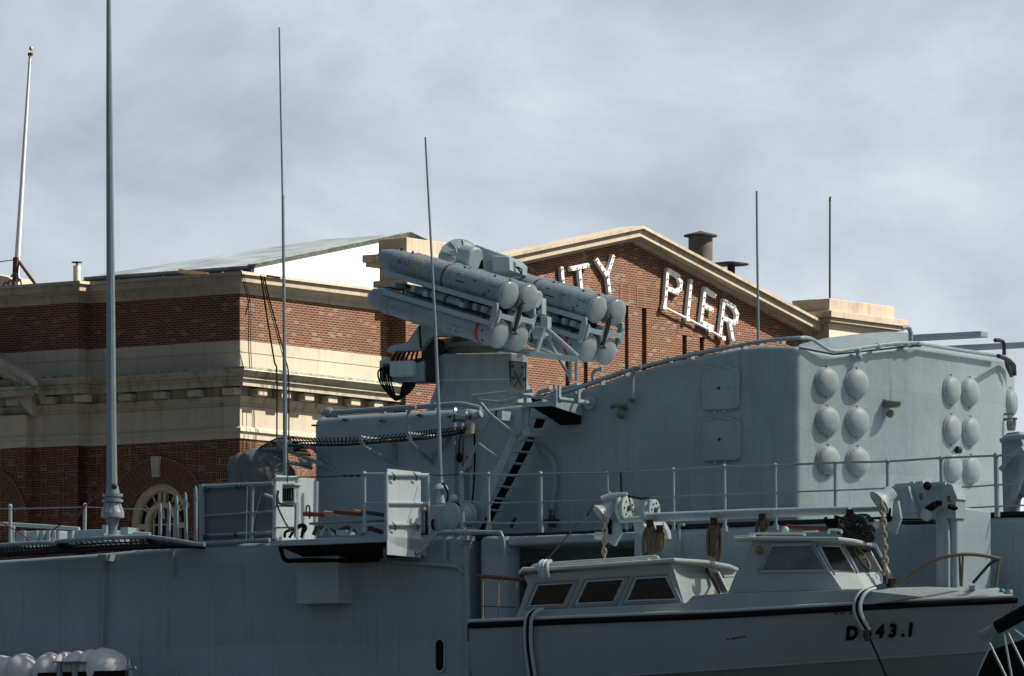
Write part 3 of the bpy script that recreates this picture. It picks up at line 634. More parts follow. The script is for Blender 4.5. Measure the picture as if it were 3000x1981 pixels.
# flagpole
fb = BD.pk((48, 838), u=1.0); ft = BD.pk((88, 160), u=1.0); bt = BD.pk((90.5, 143), u=1.0)
t = thing('flagpole', 'leaning white flagpole with a gilt ball on the far left roof', 'flagpole', BD, fb)
fm = BD.pk((50.5, 760), u=1.0)
part(t, 'pole', MB().tube([fb, fm, ft], [.085, .08, .035], 12), M['white'])
part(t, 'ball', MB().ball(bt, .06, 12), M['gold'])
q = MB().box((ft.x-.03, ft.y-.08, ft.z-.04), (ft.x+.03, ft.y+.06, ft.z+.05)); part(t, 'truck', q, M['rustm'])
q = MB().tube([fb+Vector((-.05,0,0)), fm+Vector((-.05,0,.05))], .09, 10); q.tube([fm, BD.pk((106,836), u=1.0)], .045, 6); q.tube([fm, BD.pk((-20,770), u=1)], .015, 5); part(t, 'stay', q, M['rustm'])
# masonry blob + valve gear beside flagpole
q = MB(); a = BD.pk((-40,845), u=2.0); b = BD.pk((75,845), u=2.0)
q.ext([(2.0,a.y,a.z-.2), (2.0,b.y,a.z-.2), (2.0,b.y+.25,a.z+.08), (2.0,lerp(b.y,a.y,.45),a.z+.28), (2.0,a.y,a.z+.45)], (1,0,0)); solo('roof_hut', q, M['pink'], 'small tan roof hut behind the foot of the flagpole', 'roof hut', BD)
q = MB()
for k, (x, y) in enumerate(((8,838),(22,832),(32,812),(40,826))): p = BD.pk((x,y), u=.7); q.tube([p, p+Vector((0,-.1,.1)), p+Vector((0,-.25,.05)), p+Vector((0,-.3,-.15))], .025, 6)
solo('roof_pipework', q, M['dark'], 'tangle of dark pipes on the parapet at the foot of the flagpole', 'pipes', BD)
# thin mast on the right pylon
p0 = BD.pk((2431, 876), d=GD-.5); p1 = BD.pk((2431.5, 590), d=GD-.5)
t = thing('lightning_mast', 'thin dark mast standing on the stone block right of the gable', 'mast', BD, p0)
part(t, 'mast', MB().tube([p0, p1], [.032, .028], 8), M['darkmetal']); part(t, 'finial', MB().tube([p1, p1+Vector((0,0,.1)), p1+Vector((.04,0,.13))], .035, 8), M['darkmetal'])
# drooping cables over the parapet
for lab, pts, r in (('pair of dark cables hanging from the parapet corner to the left of a whip aerial', [(764,806),(770,840),(785,940),(805,1060),(812,1090),(812,1286)], .015),('slack cable looping out from the parapet corner above the band',[(712,800),(722,840),(735,900),(734,1000),(738,1080)],.01),
                    ('dark cable falling from the parapet and down the right side of the whip aerial', [(774,810),(790,880),(828,1020),(838,1060),(846,1110),(846,1290)], .022)):
    P_ = [BD.pk(p, d=-.75) for p in pts]; q = MB().tube(smooth_path(P_, 3), r, 6)
    if 'pair' in lab: q.tube(smooth_path([p+Vector((.1,.1,0)) for p in P_], 3), .012, 5)
    else: q.tube(smooth_path([p+Vector((-.09,.0,0)) for p in P_], 3), .014, 5)
    solo('cable', q, M['black'], lab, 'cable', BD)
q = MB(); p = BD.pk((768,806), d=-.2)
q.tube([p+Vector((-.3,.2,-.02)), p, p+Vector((.1,-.55,-.1))], .03, 6); solo('cable_clamp', q, M['dark'], 'small dark clamp holding the cables at the parapet top', 'clamp', BD)
# tilted wooden bar on parapet
a = BD.pk(zAC(660,75), u=-.1); b = BD.pk(zAC(1090,140), u=-.1)
q = MB().tube([a, b], .075, 6); solo('batten', q, M['wood'], 'weathered timber batten leaning on the left parapet top', 'batten', BD)
ORD = ['first','second','third','fourth','fifth']
# snow pins on the copper edge, pale
for grp, lst, kw in (('pins along the parapet top', [(478,815),(523,813),(652,802),(707,797),(260,830)], dict(u=-.2)), ('pins along the copper cornice edge', [(430,1102),(531,1094),(626,1087),(246,1108)], dict(u=-.5)), ('pins on the sunlit cornice edge', [(790,1088),(855,1096),(925,1103),(992,1112),(1060,1122)], dict(d=-.5))):
    for j, p in enumerate(sorted(lst)):
        P_ = BD.pk(p, **kw); o = solo('pin', MB().cyl(P_-Vector((0,0,.07)), P_+Vector((0,0,.05)), .012 if 'copper' in grp or 'parapet' in grp else .009, 6), M['bulb'] if 'sunlit' not in grp else M['dark'], ORD[j]+' pin from the left of the short upright '+grp, 'pin', BD, group=grp)
# ---------------- CITY PIER letters
LD = GD-.14
def lp(p): v = BD.pk(p, d=LD); return (v.x, v.z)
def letter(name, label, strokes, wpx=12.5, cat='sign letter'):
    mb = MB(); bulbs = MB(); wdt = .064
    allp = []
    for st in strokes:
        pts = [lp(zD(*p)) for p in st]; allp += pts
        for (x0, z0), (x1, z1) in zip(pts, pts[1:]):
            dx, dz = x1-x0, z1-z0; l_ = math.hypot(dx, dz); ux, uz = dx/l_, dz/l_; nx, nz = -uz, ux
            e_ = wdt*.98
            c = Vector(((x0+x1)/2, LD+.06, (z0+z1)/2))
            # open channel: back plate and two flanges
            lift = .0017*len(mb.f)/6
            mb.obox(c+Vector((0,-.005-lift,0)), (ux*(l_/2+e_*.9), 0, uz*(l_/2+e_*.9)), (0,.055,0), (nx*wdt, 0, nz*wdt))
            n = max(1, int(l_/.21))
            for i in range(n+1):
                t_ = i/n; bulbs.ball((x0+dx*t_, LD-.02, z0+dz*t_), .034, 6)
    bx = sum(p[0] for p in allp)/len(allp); bz = min(p[1] for p in allp)
    t = thing(name, label, cat, BD, (bx, LD, bz), 'bulb lined letters of the pier sign')
    part(t, 'channel', mb, M['white']); part(t, 'bulb_row', bulbs, M['bulb'], kind='stuff', label='row of small round bulbs')
letter('sign_letter', 'bulb lined letter I partly hidden behind the missile canisters', [[(515,385),(523,470),(530,540)]])
letter('sign_letter', 'white bulb lined letter T above the missile canisters', [[(590,385),(712,360)],[(650,385),(665,540)]])
letter('sign_letter', 'white bulb lined letter Y left of the gable centre', [[(785,320),(862,440)],[(908,295),(862,440)],[(866,450),(880,565)]])
letter('sign_letter', 'white bulb lined letter P right of the gable centre', [[(1326,395),(1306,660)],[(1340,400),(1405,440),(1428,490),(1422,535),(1395,565),(1318,535)]])
letter('sign_letter', 'straight bulb lined letter I between the P and the E', [[(1505,480),(1480,740)]])
letter('sign_letter', 'bulb lined letter E with its bars pointing right', [[(1612,540),(1582,790)],[(1622,545),(1685,590)],[(1605,665),(1665,700)],[(1590,800),(1665,835)]])
letter('sign_letter', 'bulb lined letter R, last and lowest letter of the sign', [[(1757,630),(1728,885)],[(1770,635),(1835,680),(1858,735),(1850,785),(1828,800),(1745,760)],[(1798,790),(1822,925)]])
q = MB(); P_ = [BD.pk(zD(*p), d=LD+.02) for p in ((1293,680),(1470,768),(1640,855),(1745,918))]
q.tube(P_, .035, 6)
for p in P_: q.box(p-Vector((.09,.05,.06)), p+Vector((.09,.08,.06)))
solo('sign_conduit', q, M['white'], 'pale wiring conduit running under the four right letters', 'conduit', BD)
# ================================================================ WARSHIP
def s(p, d=0.0): return SH.pk(p, d=d)
def sT(pts, d=0.0): return [SH.pk(p, d=d) for p in pts]
ship = thing('warship', 'grey naval ship side with a high deckhouse moored in front of the brick pier', 'warship', SH, (0, 0, 0))
def slab(pts, d0, d1, mb=None):
    mb = mb or MB(); P = sT(pts, d0); mb.ext(P, (0, d1-d0, 0)); return mb
ZW = 0.0
# ---- hull: left part, with rounded deck edge
def hullseg(pts, d0, d1, name, m, bev=.12, zb=-1):
    P = sT(pts, d0); a, b = P[0], P[-1]
    q = MB(); q.ext([Vector((a.x, d0, zb))] + P + [Vector((b.x, d0, zb))], (0, d1-d0, 0)); return part(ship, name, q, m, bev, 3)
hullseg([(-900,1706),(0,1641),(284,1622),(587,1594),(760,1591),(1240,1573),(1372,1571)], 0, 13, 'hull', M['hull'])
# rounded sponson (bulge) right of the drain pipe
c = s((1436, 1600), .35); q = MB(); w0 = s((1392, 1600), -.05); w1 = s((1492, 1600), .0)
ztop_ = s((1436,1570), -.1).z
rr = (w1.x-w0.x)/2
prof = []
for i in range(25):
    an = math.pi*i/24; prof.append((w0.x+rr - rr*math.cos(an)*1.0, .45 - .55*math.sin(an)**.6))
q.ext([Vector((x, y, -1)) for x, y in prof] + [], (0, 0, ztop_+1)); part(ship, 'rounded_sponson', q, M['hull'], .10, 3)
# recess with overhanging deck edge
q = MB().box((w1.x-.05, .0, s((1600,1595),0).z), (s((1885,1560),0).x, 2.6, s((1600,1568),0).z)); part(ship, 'deck_edge_beam', q, M['ship'], .05, 3)
q = MB().box((w0.x, 2.0, -1), (s((1885,1560),0).x, 13, s((1600,1590),0).z)); part(ship, 'recess_wall', q, M['hull'])
hullseg([(1850,1554),(2100,1544),(2400,1531),(2800,1516),(3000,1513),(3600,1500)], .25, 13, 'hull', M['hull'], .15)
q = MB(); q.box((s((1850,1550),.3).x, .32, s((2300,1533),.3).z-.02), (s((3300,1500),.3).x, 2.4, s((2300,1533),.3).z+.055)); part(ship, 'deck_edge_strip', q, M['deckdark'])
q = MB(); q.box((s((1380,1567),.2).x, .2, ztop_-.02), (s((1900,1550),.2).x, 2.4, ztop_+.05)); part(ship, 'deck_edge_strip', q, M['deckdark'])
# hull plate seams and small fittings on left hull
q = MB()
for x in (175, 470, 610, 1060, 1170):
    a = s((x, 1700), -.003); q.box((a.x-.006, -.006, 0), (a.x+.006, .01, s((x, 1660),0).z))
for y in (1745, 1870):
    a = s((600, y), 0); q.box((-14, -.005, a.z-.006), (s((1372,1700),0).x, .01, a.z+.006))
part(ship, 'weld_seam', q, M['hull'])
# box sponson below platform
a = s((868,1642), -.35); b = s((990,1642), -.35); zb_ = s((870,1771), -.35).z
q = MB(); q.ext([(a.x, -.35, zb_), (b.x, -.35, zb_), (s((1035,1700),0).x, 0.02, zb_), (a.x-.0, .02, zb_)], (0,0, a.z-zb_+.3)); part(ship, 'vent_box', q, M['ship'], .015, label='rust streaked box below the side platform')
# oval scuttle
def stadium(c, rx, h, n=10):
    out_ = [];
    for i in range(n+1): an = math.pi*i/n; out_.append((c.x+rx*math.cos(an), c.z+h/2-rx+rx*math.sin(an)))
    for i in range(n+1): an = math.pi+math.pi*i/n; out_.append((c.x+rx*math.cos(an), c.z-h/2+rx+rx*math.sin(an)))
    return out_
c = s((1291, 1920), 0)
q = MB(); o1 = stadium(c, .125, .65); i1 = stadium(c, .095, .59); n = len(o1)
vs = [(x,-.05,z) for x,z in o1]+[(x,-.05,z) for x,z in i1]+[(x,.01,z) for x,z in o1]+[(x,.01,z) for x,z in i1]
q.add(vs, [(k,(k+1)%n,n+(k+1)%n,n+k) for k in range(n)]+[(k,2*n+k,2*n+(k+1)%n,(k+1)%n) for k in range(n)]+[(n+k,n+(k+1)%n,3*n+(k+1)%n,3*n+k) for k in range(n)])
sc = part(ship, 'oval_port', q, M['ship'])
q = MB(); q.ext([(x,-.012,z) for x,z in i1], (0,.01,0)); part(sc, 'port_plate', q, M['black'])
# drain pipes on the hull
def pipe(par, name, pts, d, r, m='tube', n=8, k=3, label=None):
    P_ = [SH.pk(p[:2], d=(p[2] if len(p) > 2 else d)) for p in pts]
    return part(par, name, MB().tube(smooth_path(P_, k) if k > 1 else P_, r, n), M[m], label=label)
pipe(ship, 'drain_pipe', [(305,1645),(304,1700),(302,1800),(299,1905)], -.09, .035, k=1)
q = MB().box(s((285,1628),-.3)+Vector((0,0,-.11)), s((338,1626),.0)+Vector((0,.0,0))); q.box(s((291,1645),-.22), s((312,1632),0)); part(ship, 'mast_bracket', q, M['tube'], .01)
pipe(ship, 'drain_pipe', [(1364,1577),(1366,1620),(1370,1760),(1370,1981),(1370,2100)], -.12, .055, k=1)
q = MB(); q.lathe([(.1,0),(.1,.16)], s((1364,1597),-.12), (0,0,1), 12); q.box(s((1347,1585),-.3), s((1394,1572),.0)); part(ship, 'pipe_head', q, M['tube'], .01)
pipe(ship, 'conduit', [(1151,1642,-.3),(1200,1649,-.12),(1310,1657,-.08),(1330,1660,-.08),(1349,1667,-.08),(1360,1682,-.08)], 0, .042)
pipe(ship, 'conduit', [(1218,1622,-.4),(1238,1612,-.3),(1262,1580,-.2),(1278,1566,-.12),(1300,1560,-.1),(1370,1559,-.1),(1470,1561,-.1)], 0, .045)
pipe(ship, 'conduit', [(1304,1562),(1302,1580),(1304,1640)], -.08, .035)
pipe(ship, 'conduit', [(1455,1558),(1468,1566),(1475,1585),(1478,1640)], -.16, .035)
pipe(ship, 'conduit', [(512,1600),(508,1615),(506,1640),(506,1692)], -.06, .025)
pipe(ship, 'conduit', [(2005,1537),(1991,1540),(1989,1552),(1991,1630)], .18, .03)
# ---- hangar block (aft deckhouse)
def block(pts, d0, d1, name, m, bev=.18, seg=4, label=None):
    P = sT(pts, d0); q = MB(); q.ext(P, (0, d1-d0, 0)); return part(ship, name, q, m, bev, seg, label=label)
aft = block([(914,1640),(914,1222),(1100,1210),(1395,1195),(1395,1640)], 2.3, 11, 'aft_deckhouse', M['ship'])
# ---- forward deckhouse built from its picture outline in plan
d1 = 2.0
C0 = s((1376,1300), d1); C1 = s((2334,1300), d1)
def wdir(ang):      # world direction (cos,sin) in ship frame
    return (SH.I.to_3x3() @ Vector((math.cos(R(ang)), math.sin(R(ang)), 0)))
D2, D3, D4 = wdir(38), wdir(55), wdir(74)
C2 = SH.pl((2684,1300), C1, D2); C3 = SH.pl((2926,1300), C2, D3); C4 = SH.pl((2972,1300), C3, D4)
f1 = lambda p: s(p, d1)
f2 = lambda p, o=0: SH.pl(p, C1, D2, o)
f3 = lambda p, o=0: SH.pl(p, C2, D3, o)
f4 = lambda p, o=0: SH.pl(p, C3, D4, o)
q = MB()
zd = ztop_-.4
tops1 = [(1378,1203),(1528,1186),(1590,1168),(1695,1143),(1833,1096),(1960,1062),(2024,1047),(2110,1030),(2177,1018),(2255,1012),(2334,1014)]
P1 = [f1(p) for p in tops1]
tops2 = [(2334,1014),(2444,1034),(2560,1022),(2655,1011),(2684,1010)]
P2 = [f2(p) for p in tops2[1:]]
P3 = [f3(p) for p in [(2800,1027),(2925,1046)]]
P4 = [f4((2972,1056))]
ring_top = P1 + P2 + P3 + P4
back = 11.0
n = len(ring_top)
vs = [Vector((p.x, p.y, zd)) for p in ring_top] + ring_top + [Vector((p.x-.75*(max(back, p.y+1)-p.y)*min(1,max(0,(p.x-P1[4].x)/4)), max(back, p.y+1), p.z+.0)) for p in ring_top] + [Vector((p.x-.75*(max(back, p.y+1)-p.y)*min(1,max(0,(p.x-P1[4].x)/4)), max(back, p.y+1), zd)) for p in ring_top]
fs = []
for k in range(n-1):
    fs += [(k, k+1, n+k+1, n+k), (n+k, n+k+1, 2*n+k+1, 2*n+k), (2*n+k, 2*n+k+1, 3*n+k+1, 3*n+k)]
fs += [(0, n, 2*n, 3*n), (n-1, 4*n-1, 3*n-1, 2*n-1)]
q.add(vs, fs)
fwd = part(ship, 'forward_deckhouse', q, M['ship2'], .10, 4, sharp=28)
# raised roof hump above the front facets
lo = [f2((2338,1016)), f2((2444,1036)), f2((2560,1024)), f2((2660,1013)), f2((2684,1012)), f3((2700,1013))]
def up(p, dd): 
    r = SH.ray(p); t = (dd-SH.o.y)/r.y; return SH.o + r*t
hi = [up((2338,1010), 3.0), up((2430,988), 3.4), up((2540,975), 4.2), up((2600,971), 4.8), up((2668,976), 5.2), up((2686,994), 4.6)]
q = MB(); n = len(lo); bk = [Vector((p.x-2.8, p.y+4, p.z-.05)) for p in hi]; bb = [Vector((p.x-3.5, p.y+5, p.z-.8)) for p in lo]
q.add(lo+hi+bk+bb, [(k, k+1, n+k+1, n+k) for k in range(n-1)]+[(n+k, n+k+1, 2*n+k+1, 2*n+k) for k in range(n-1)]+[(2*n+k,2*n+k+1,3*n+k+1,3*n+k) for k in range(n-1)]+[(0,n,2*n,3*n),(n-1,4*n-1,3*n-1,2*n-1)])
part(fwd, 'roof_coaming', q, M['ship2'], .08, 3)
# vertical panel seams
q = MB()
for x in (2270,):
    a = f1((x,1300)); q.box((a.x-.012, d1-.012, zd), (a.x+.012, d1+.02, f1((x,1016)).z-.1))
part(fwd, 'panel_seam', q, M['ship'])
# square hatches
for (x0,x1_,y0,y1_) in ((2061,2170,1078,1204),(2063,2173,1229,1354)):
    a = f1((x0,y1_)); b = f1((x1_,y0)); cx, cz = (a.x+b.x)/2, (a.z+b.z)/2
    rc = .10; rp = []
    for qx, qz, a0 in ((b.x-rc,b.z-rc,0),(a.x+rc,b.z-rc,90),(a.x+rc,a.z+rc,180),(b.x-rc,a.z+rc,270)):
        for k in range(6): rp.append((qx+rc*math.cos(R(a0+18*k)), d1-.09, qz+rc*math.sin(R(a0+18*k))))
    h = part(fwd, 'hatch', MB().ext(rp, (0,.11,0)), M['ship2'], .03, 3)
    q = MB()
    for t_ in (.2, .72): xx = lerp(a.x, b.x, t_); q.cyl((xx-.07, d1-.08, b.z+.01), (xx+.07, d1-.08, b.z+.01), .03, 8)
    for t_ in (.35, .62): xx = lerp(a.x, b.x, t_); q.cyl((xx, d1-.08, a.z+.0), (xx, d1-.08, a.z-.05), .02, 8)
    part(h, 'hinge', q, M['ship'])
    q = MB().cyl((cx-.02, d1-.1, cz+.02), (cx-.02, d1-.05, cz+.02), .028, 8); part(h, 'drain_hole', q, M['rustm'])
    q = MB().tube([(cx+.12, d1-.075, cz+.0), (cx+.22, d1-.09, cz+.01)], .012, 6); part(h, 'latch', q, M['tube'])
# cover domes
def domes(lst, f, Dn, rad):
    nrm = Vector((Dn.y, -Dn.x, 0)).normalized()
    if nrm.dot(SH.o - C1) < 0: nrm = -nrm
    for x, y in lst:
        c = f((x, y)); 
        q = MB(); pr = [(rad*1.04,-.0),(rad*1.04,.035),(rad*.985,.04)] + [(rad*.98*math.cos(R(a)), 0.04+.125*math.sin(R(a))) for a in range(0, 91, 9)]
        q.lathe(pr, c, nrm, 36); o = part(fwd, 'cover_dome', q, M['cover'], sharp=60)
        for sg in (1, -1): q = MB().box(c+Vector((-.022,-.02,sg*rad*1.05-.02))+nrm*.03, c+Vector((.022,.02,sg*rad*1.05+.02))+nrm*.03); part(o, 'dome_lug', q, M['ship'])
rad = .272
domes([zG(772,650),zG(983,660),zG(778,925),zG(987,932),zG(781,1203),zG(991,1211)], f2, D2, rad)
domes([zG(1649,708),zG(1781,722),zG(1652,984),zG(1786,999),zG(1660,1255),zG(1790,1270)], f3, D3, rad)
c = f4(zG(2068,800)); domes([zG(2066,798)], f4, D4, rad)
# pipe along the roof edge
pl = [(1600,1163,1.8),(1695,1136,1.8),(1833,1088,1.8),(2024,1040,1.8),(2177,1010,1.8),(2230,1001,1.8),(2290,994,1.8),(2345,990,1.85)]
P_ = [s(p[:2], p[2]) for p in pl] + [f2(p, .12) for p in ((2375,992),(2410,1014),(2440,1029),(2480,1026),(2560,1014),(2630,1006),(2684,1005))] + [f3(p, .12) for p in ((2700,1008),(2800,1024),(2925,1043))]
part(fwd, 'roof_pipe', MB().tube(smooth_path(P_, 3), .036, 8), M['ship2'])
q = MB()
for x, y in ((1590,1176),(1695,1140),(1762,1118),(1833,1092),(1960,1052),(2024,1043),(2177,1013),(2225,1004),(2290,998)):
    p = s((x,y+2), 1.85); part(fwd, 'pipe_clamp', MB().box(p-Vector((.02,.04,.05)), p+Vector((.02,.12,.05))), M['ship2'])
for x, y in ((2514,1026),(2572,1014),(2655,1008)):
    p = f2((x,y), .1); part(fwd, 'pipe_clamp', MB().ball(p, .07, 8), M['ship2'])
part(fwd, 'roof_gasket', MB().tube([s(p, 2.1) for p in ((1560,1172),(1695,1136),(1833,1088),(2024,1040),(2120,1020))], .05, 6), M['deckdark'])
# small pipes hooks
pipe(fwd, 'vent_pipe', [(1845,1079),(1862,1076),(1858,1090),(1855,1110),(1853,1166)][0:0]+[(1880,1078),(1862,1080),(1855,1095),(1853,1125),(1853,1168)], 1.75, .04)
pipe(fwd, 'vent_pipe', [(1738,1115),(1736,1100),(1744,1086),(1765,1080)], 2.2, .035)
q = MB(); p = s((1851,1172),1.9); q.ball(p, .06, 8); p = f1((1832,1197)); q.tube([p+Vector((-.22,-.15,.03)), p+Vector((-.1,-.2,.05)), p+Vector((.1,-.12,.05))], .04, 8); q.ball(p+Vector((0,-.15,-.12)), .09, 10); q.tube([p, p+Vector((0,-.15,0))], .05, 8); part(fwd, 'deck_light', q, M['plate'])
P_ = [f2(p, .1) for p in zip((2512,2512,2515),(1020,1035,1047))]; q = MB().tube(P_, .035, 8); q.ball(f2((2518,1047),.1), .06, 8); part(fwd, 'vent_pipe', q, M['tube'])
q = MB(); p = f2(zG(1235,815), .12); q.tube([p+Vector((-.2,0,.1)), p+Vector((-.02,-.08,.05)), p+Vector((.2,0,.02))], .045, 8); q.box(p+Vector((-.12,-.08,-.04)), p+Vector((.12,.1,.06))); q.ball(p+Vector((.0,-.05,-.16)), .08, 10); part(fwd, 'deck_light', q, M['plate'])
q = MB(); p = f3(zG(1710,1130), .08); q.lathe([(.07,-.03),(.07,.05),(.03,.07)], p, (-.3,-.95,0), 12); part(fwd, 'socket', q, M['dark'])
P_ = [f2(p, .1) for p in zip((2642,2655,2664,2668,2668),(961,959,963,975,1003))]; part(fwd, 'vent_pipe', MB().tube(P_, .045, 8), M['tube'])
P_ = [f3(p, -.3) for p in zip((2915,2928,2938,2942,2942),(997,997,1001,1010,1040))]; part(fwd, 'vent_pipe', MB().tube(P_, .04, 8), M['dark'])
q = MB()
for pts in ([(2925,1043),(2945,1050),(2960,1060),(2972,1090)], [(2948,1052),(2952,1075),(2963,1100)], [(2955,1055),(2970,1070),(2972,1100)]): q.tube([f4(p, .15) for p in pts], .045, 6)
part(fwd, 'valve_gear', q, M['dark'])
# lamp under the right dome
t_ = f4((2963,1228), .15)
q = MB(); q.tube([t_+Vector((-.25,0,0)), t_+Vector((.12,0,0))], .03, 6); q.tube([t_+Vector((-.2,0,.1)), t_+Vector((.05,0,.1))], .025, 6); q.lathe([(.08,-.22),(.10,-.05),(.05,0)], t_, (0,0,1), 10); part(fwd, 'deck_light', q, M['plate'])
# bars above the roof at right (long grey yard arms)
for nm, (x0,x1_,y0,y1_), lab in (('yard_arm', (2678,2881,976,993), 'short flat grey bar above the roof, ending against the sky'), ('yard_arm', (2770,3060,1007,1022), 'long flat grey bar above the roof running off the right edge')):
    a = s((x0,y1_), 11.5); b = s((x1_,y0), 11.5)
    solo(nm, MB().box((a.x, 11.4, s(((x0+x1_)/2,y1_),11.5).z), (b.x, 11.7, s(((x0+x1_)/2,y0),11.5).z)), M['ship'], lab, 'bar', SH, .02, group='flat bars above the deckhouse roof')
# corrugated corner column between the deckhouses and vertical pipes
q = MB()
for x, r_ in ((1330,.05),(1352,.045),(1384,.05)): q.tube([s((x,1240),2.15), s((x,1575),2.15)], r_, 8)
part(ship, 'standpipe', q, M['ship'])
pipe(ship, 'cable_run', [(1388,1240),(1391,1320),(1388,1420),(1380,1500)], 1.93, .018, 'black')
pipe(ship, 'cable_run', [(1352,1262),(1346,1300),(1346,1335)], 2.0, .014, 'black'); 
q = MB(); q.lathe([(.02,0),(.06,.06),(.06,.14),(.02,.2)], s((1346,1356),2.0), (0,0,1), 8); part(ship, 'handset', q, M['black'])
q = MB(); q.ext(sT([(1365,1336),(1371,1336),(1367,1358),(1363,1360)], 1.9), (0,.04,0)); part(ship, 'red_tag', q, M['redp'])
P_ = stadium(s((1368,1325),2.0), .1, .6); q = MB(); q.ext([(x,2.04,z) for x,z in P_], (0,.1,0)); part(ship, 'locker_cover', q, M['ship2'], .01)
pipe(ship, 'vent_pipe', [(1570,1290),(1580,1312),(1600,1330),(1619,1348),(1625,1375),(1624,1430),(1617,1462),(1616,1515)], 1.9, .055)
q = MB(); a = s((1616,1545),1.9); q.lathe([(.07,-.0),(.07,.2),(.055,.22),(.055,.35)], a, (0,0,1), 10); q.box(a+Vector((-.12,-.1,.1)), a+Vector((.12,.1,.15))); part(ship, 'pipe_foot', q, M['dark'])
q = MB(); p = s((1507,1517),1.0); q.cyl(s((1497,1545),1.0), s((1510,1517),1.0), .035, 8); part(ship, 'deck_cleat', q, M['dark'])
# roof pipe on the aft deckhouse
pipe(aft, 'roof_pipe', [(943,1211),(1060,1203),(1269,1189),(1345,1184),(1380,1190),(1409,1197)], 2.2, .05, k=2)
q = MB(); p = s((963,1209),2.2); q.lathe([(.08,-.08),(.10,-.04),(.10,.04),(.08,.08)], p, (1,0,0), 12); q.tube([s((975,1215),2.2), s((990,1215),2.2)], .06, 8); part(aft, 'valve', q, M['tube'])
pipe(aft, 'vent_pipe', [(1218,1193),(1204,1195),(1197,1210),(1196,1235),(1193,1255)], 2.05, .035)
q = MB()
for x, y in ((1271,1190),(1120,1200)): p = s((x,y),2.2); part(aft, 'pipe_clamp', MB().box(p-Vector((.03,.04,.08)), p+Vector((.03,.1,.06))), M['tube'])
q = MB()
for x, y in ((1010,1230),(1119,1234),(920,1247),(1228,1217),(1318,1221)): p = s((x,y),2.25); part(aft, 'eye_plate', MB().box(p-Vector((.05,.02,.01)), p+Vector((.05,.08,.02))), M['dark'])
# box with red end and white face by the ladder, lamp below
q = MB(); a = s((1455,1230),1.75); b = s((1470,1203),1.75); q.box((a.x,1.7,a.z),(b.x,2.0,b.z)); bx = part(ship, 'sidelight_box', q, M['black'])
a = s((1463,1232),1.7); b = s((1477,1204),1.7); part(bx, 'sidelight_screen', MB().box((a.x,1.62,a.z),(b.x,1.95,b.z)), M['light'])
q = MB(); a = s((1457,1218),1.68); q.ball(a, .05, 10); part(bx, 'sidelight_lens', q, M['redp'])
# ================= railing (guard rail) along deck
RD = .12
rail = thing('guard_rail', 'long pale grey guard rail with sagging wires along the deck edge', 'railing', SH, s((2100,1550),RD))
def wire(par, pts, d=RD, r=.017, k=3, name='rail_wire', m='tube'): return pipe(par, name, pts, d, r, m, 6, k)
wire(rail, [(1346,1389),(1352,1388),(1400,1388),(1430,1389),(1480,1393),(1583,1389),(1660,1386),(1778,1385),(1973,1376),(2123,1366),(2272,1363),(2448,1356),(2601,1352),(2758,1342),(2919,1335),(3040,1328)], r=.022)
wire(rail, [(1352,1468),(1430,1471),(1480,1474),(1583,1470),(1741,1466),(1780,1465),(1973,1454),(2123,1449),(2272,1443),(2448,1437),(2601,1431),(2758,1427),(2830,1427),(2919,1421),(3040,1414)], r=.016)
wire(rail, [(1352,1530),(1430,1531),(1480,1533),(1583,1531),(1741,1529),(1780,1527)], r=.016)
wire(rail, [(2758,1492),(2803,1490),(2919,1484),(3040,1479)], r=.016)
def post(par, x0, y0, x1, y1, r=.028, d=RD, foot=True, m='tube'):
    a, b = s((x0,y0),d), s((x1,y1),d); q = MB().cyl(a, b, r, 8)
    q.ball(a, r*1.35, 8)
    if foot: q.box(b-Vector((.04,.04,.02)), b+Vector((.04,.04,.08)))
    return part(par, 'stanchion', q, M[m])
for x0,y0,x1,y1,r_ in ((1352,1389,1356,1552,.042),(1430,1389,1432,1550,.033),(1583,1389,1585,1557,.042),(1779,1385,1781,1452,.02),(1972,1376,1974,1562,.032),(2121,1367,2124,1554,.038),(2271,1363,2273,1550,.032),(2447,1357,2448,1545,.032),(2600,1352,2602,1540,.032),(2757,1343,2760,1530,.036),(2918,1335,2921,1512,.046)): post(rail, x0,y0,x1,y1,r_)
# ================= side platform with its own rails and dodgers
pf = thing('side_platform', 'projecting side platform with a dark sloping underside and pale canvas dodgers', 'platform', SH, s((1000,1590),-.6))
do = -1.35
La = s((790,1590),do); Lb = s((1133,1575),do)
zt_ = s((1000,1576),do).z; zb_ = s((1000,1593),do).z
q = MB().box((La.x, do, zb_), (Lb.x, do+.1, zt_)); q.box((La.x+.1, do+.1, zt_-.06), (Lb.x-.05, .1, zt_-.02)); part(pf, 'deck_lip', q, M['ship'], .01, label='grey front lip')
q = MB(); zi = s((900,1645),0).z
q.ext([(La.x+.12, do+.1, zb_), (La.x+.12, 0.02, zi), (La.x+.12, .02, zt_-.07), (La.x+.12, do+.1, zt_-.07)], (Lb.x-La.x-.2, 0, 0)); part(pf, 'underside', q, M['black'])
q = MB(); q.ext([(Lb.x-.02, do, zb_), (Lb.x-.02, 0.02, s((1225,1632),0).z), (Lb.x-.02, .02, zt_), (Lb.x-.02, do, zt_)], (.05, 0, 0)); part(pf, 'end_plate', q, M['light'], label='pale end bracket plate with rust at its corner')
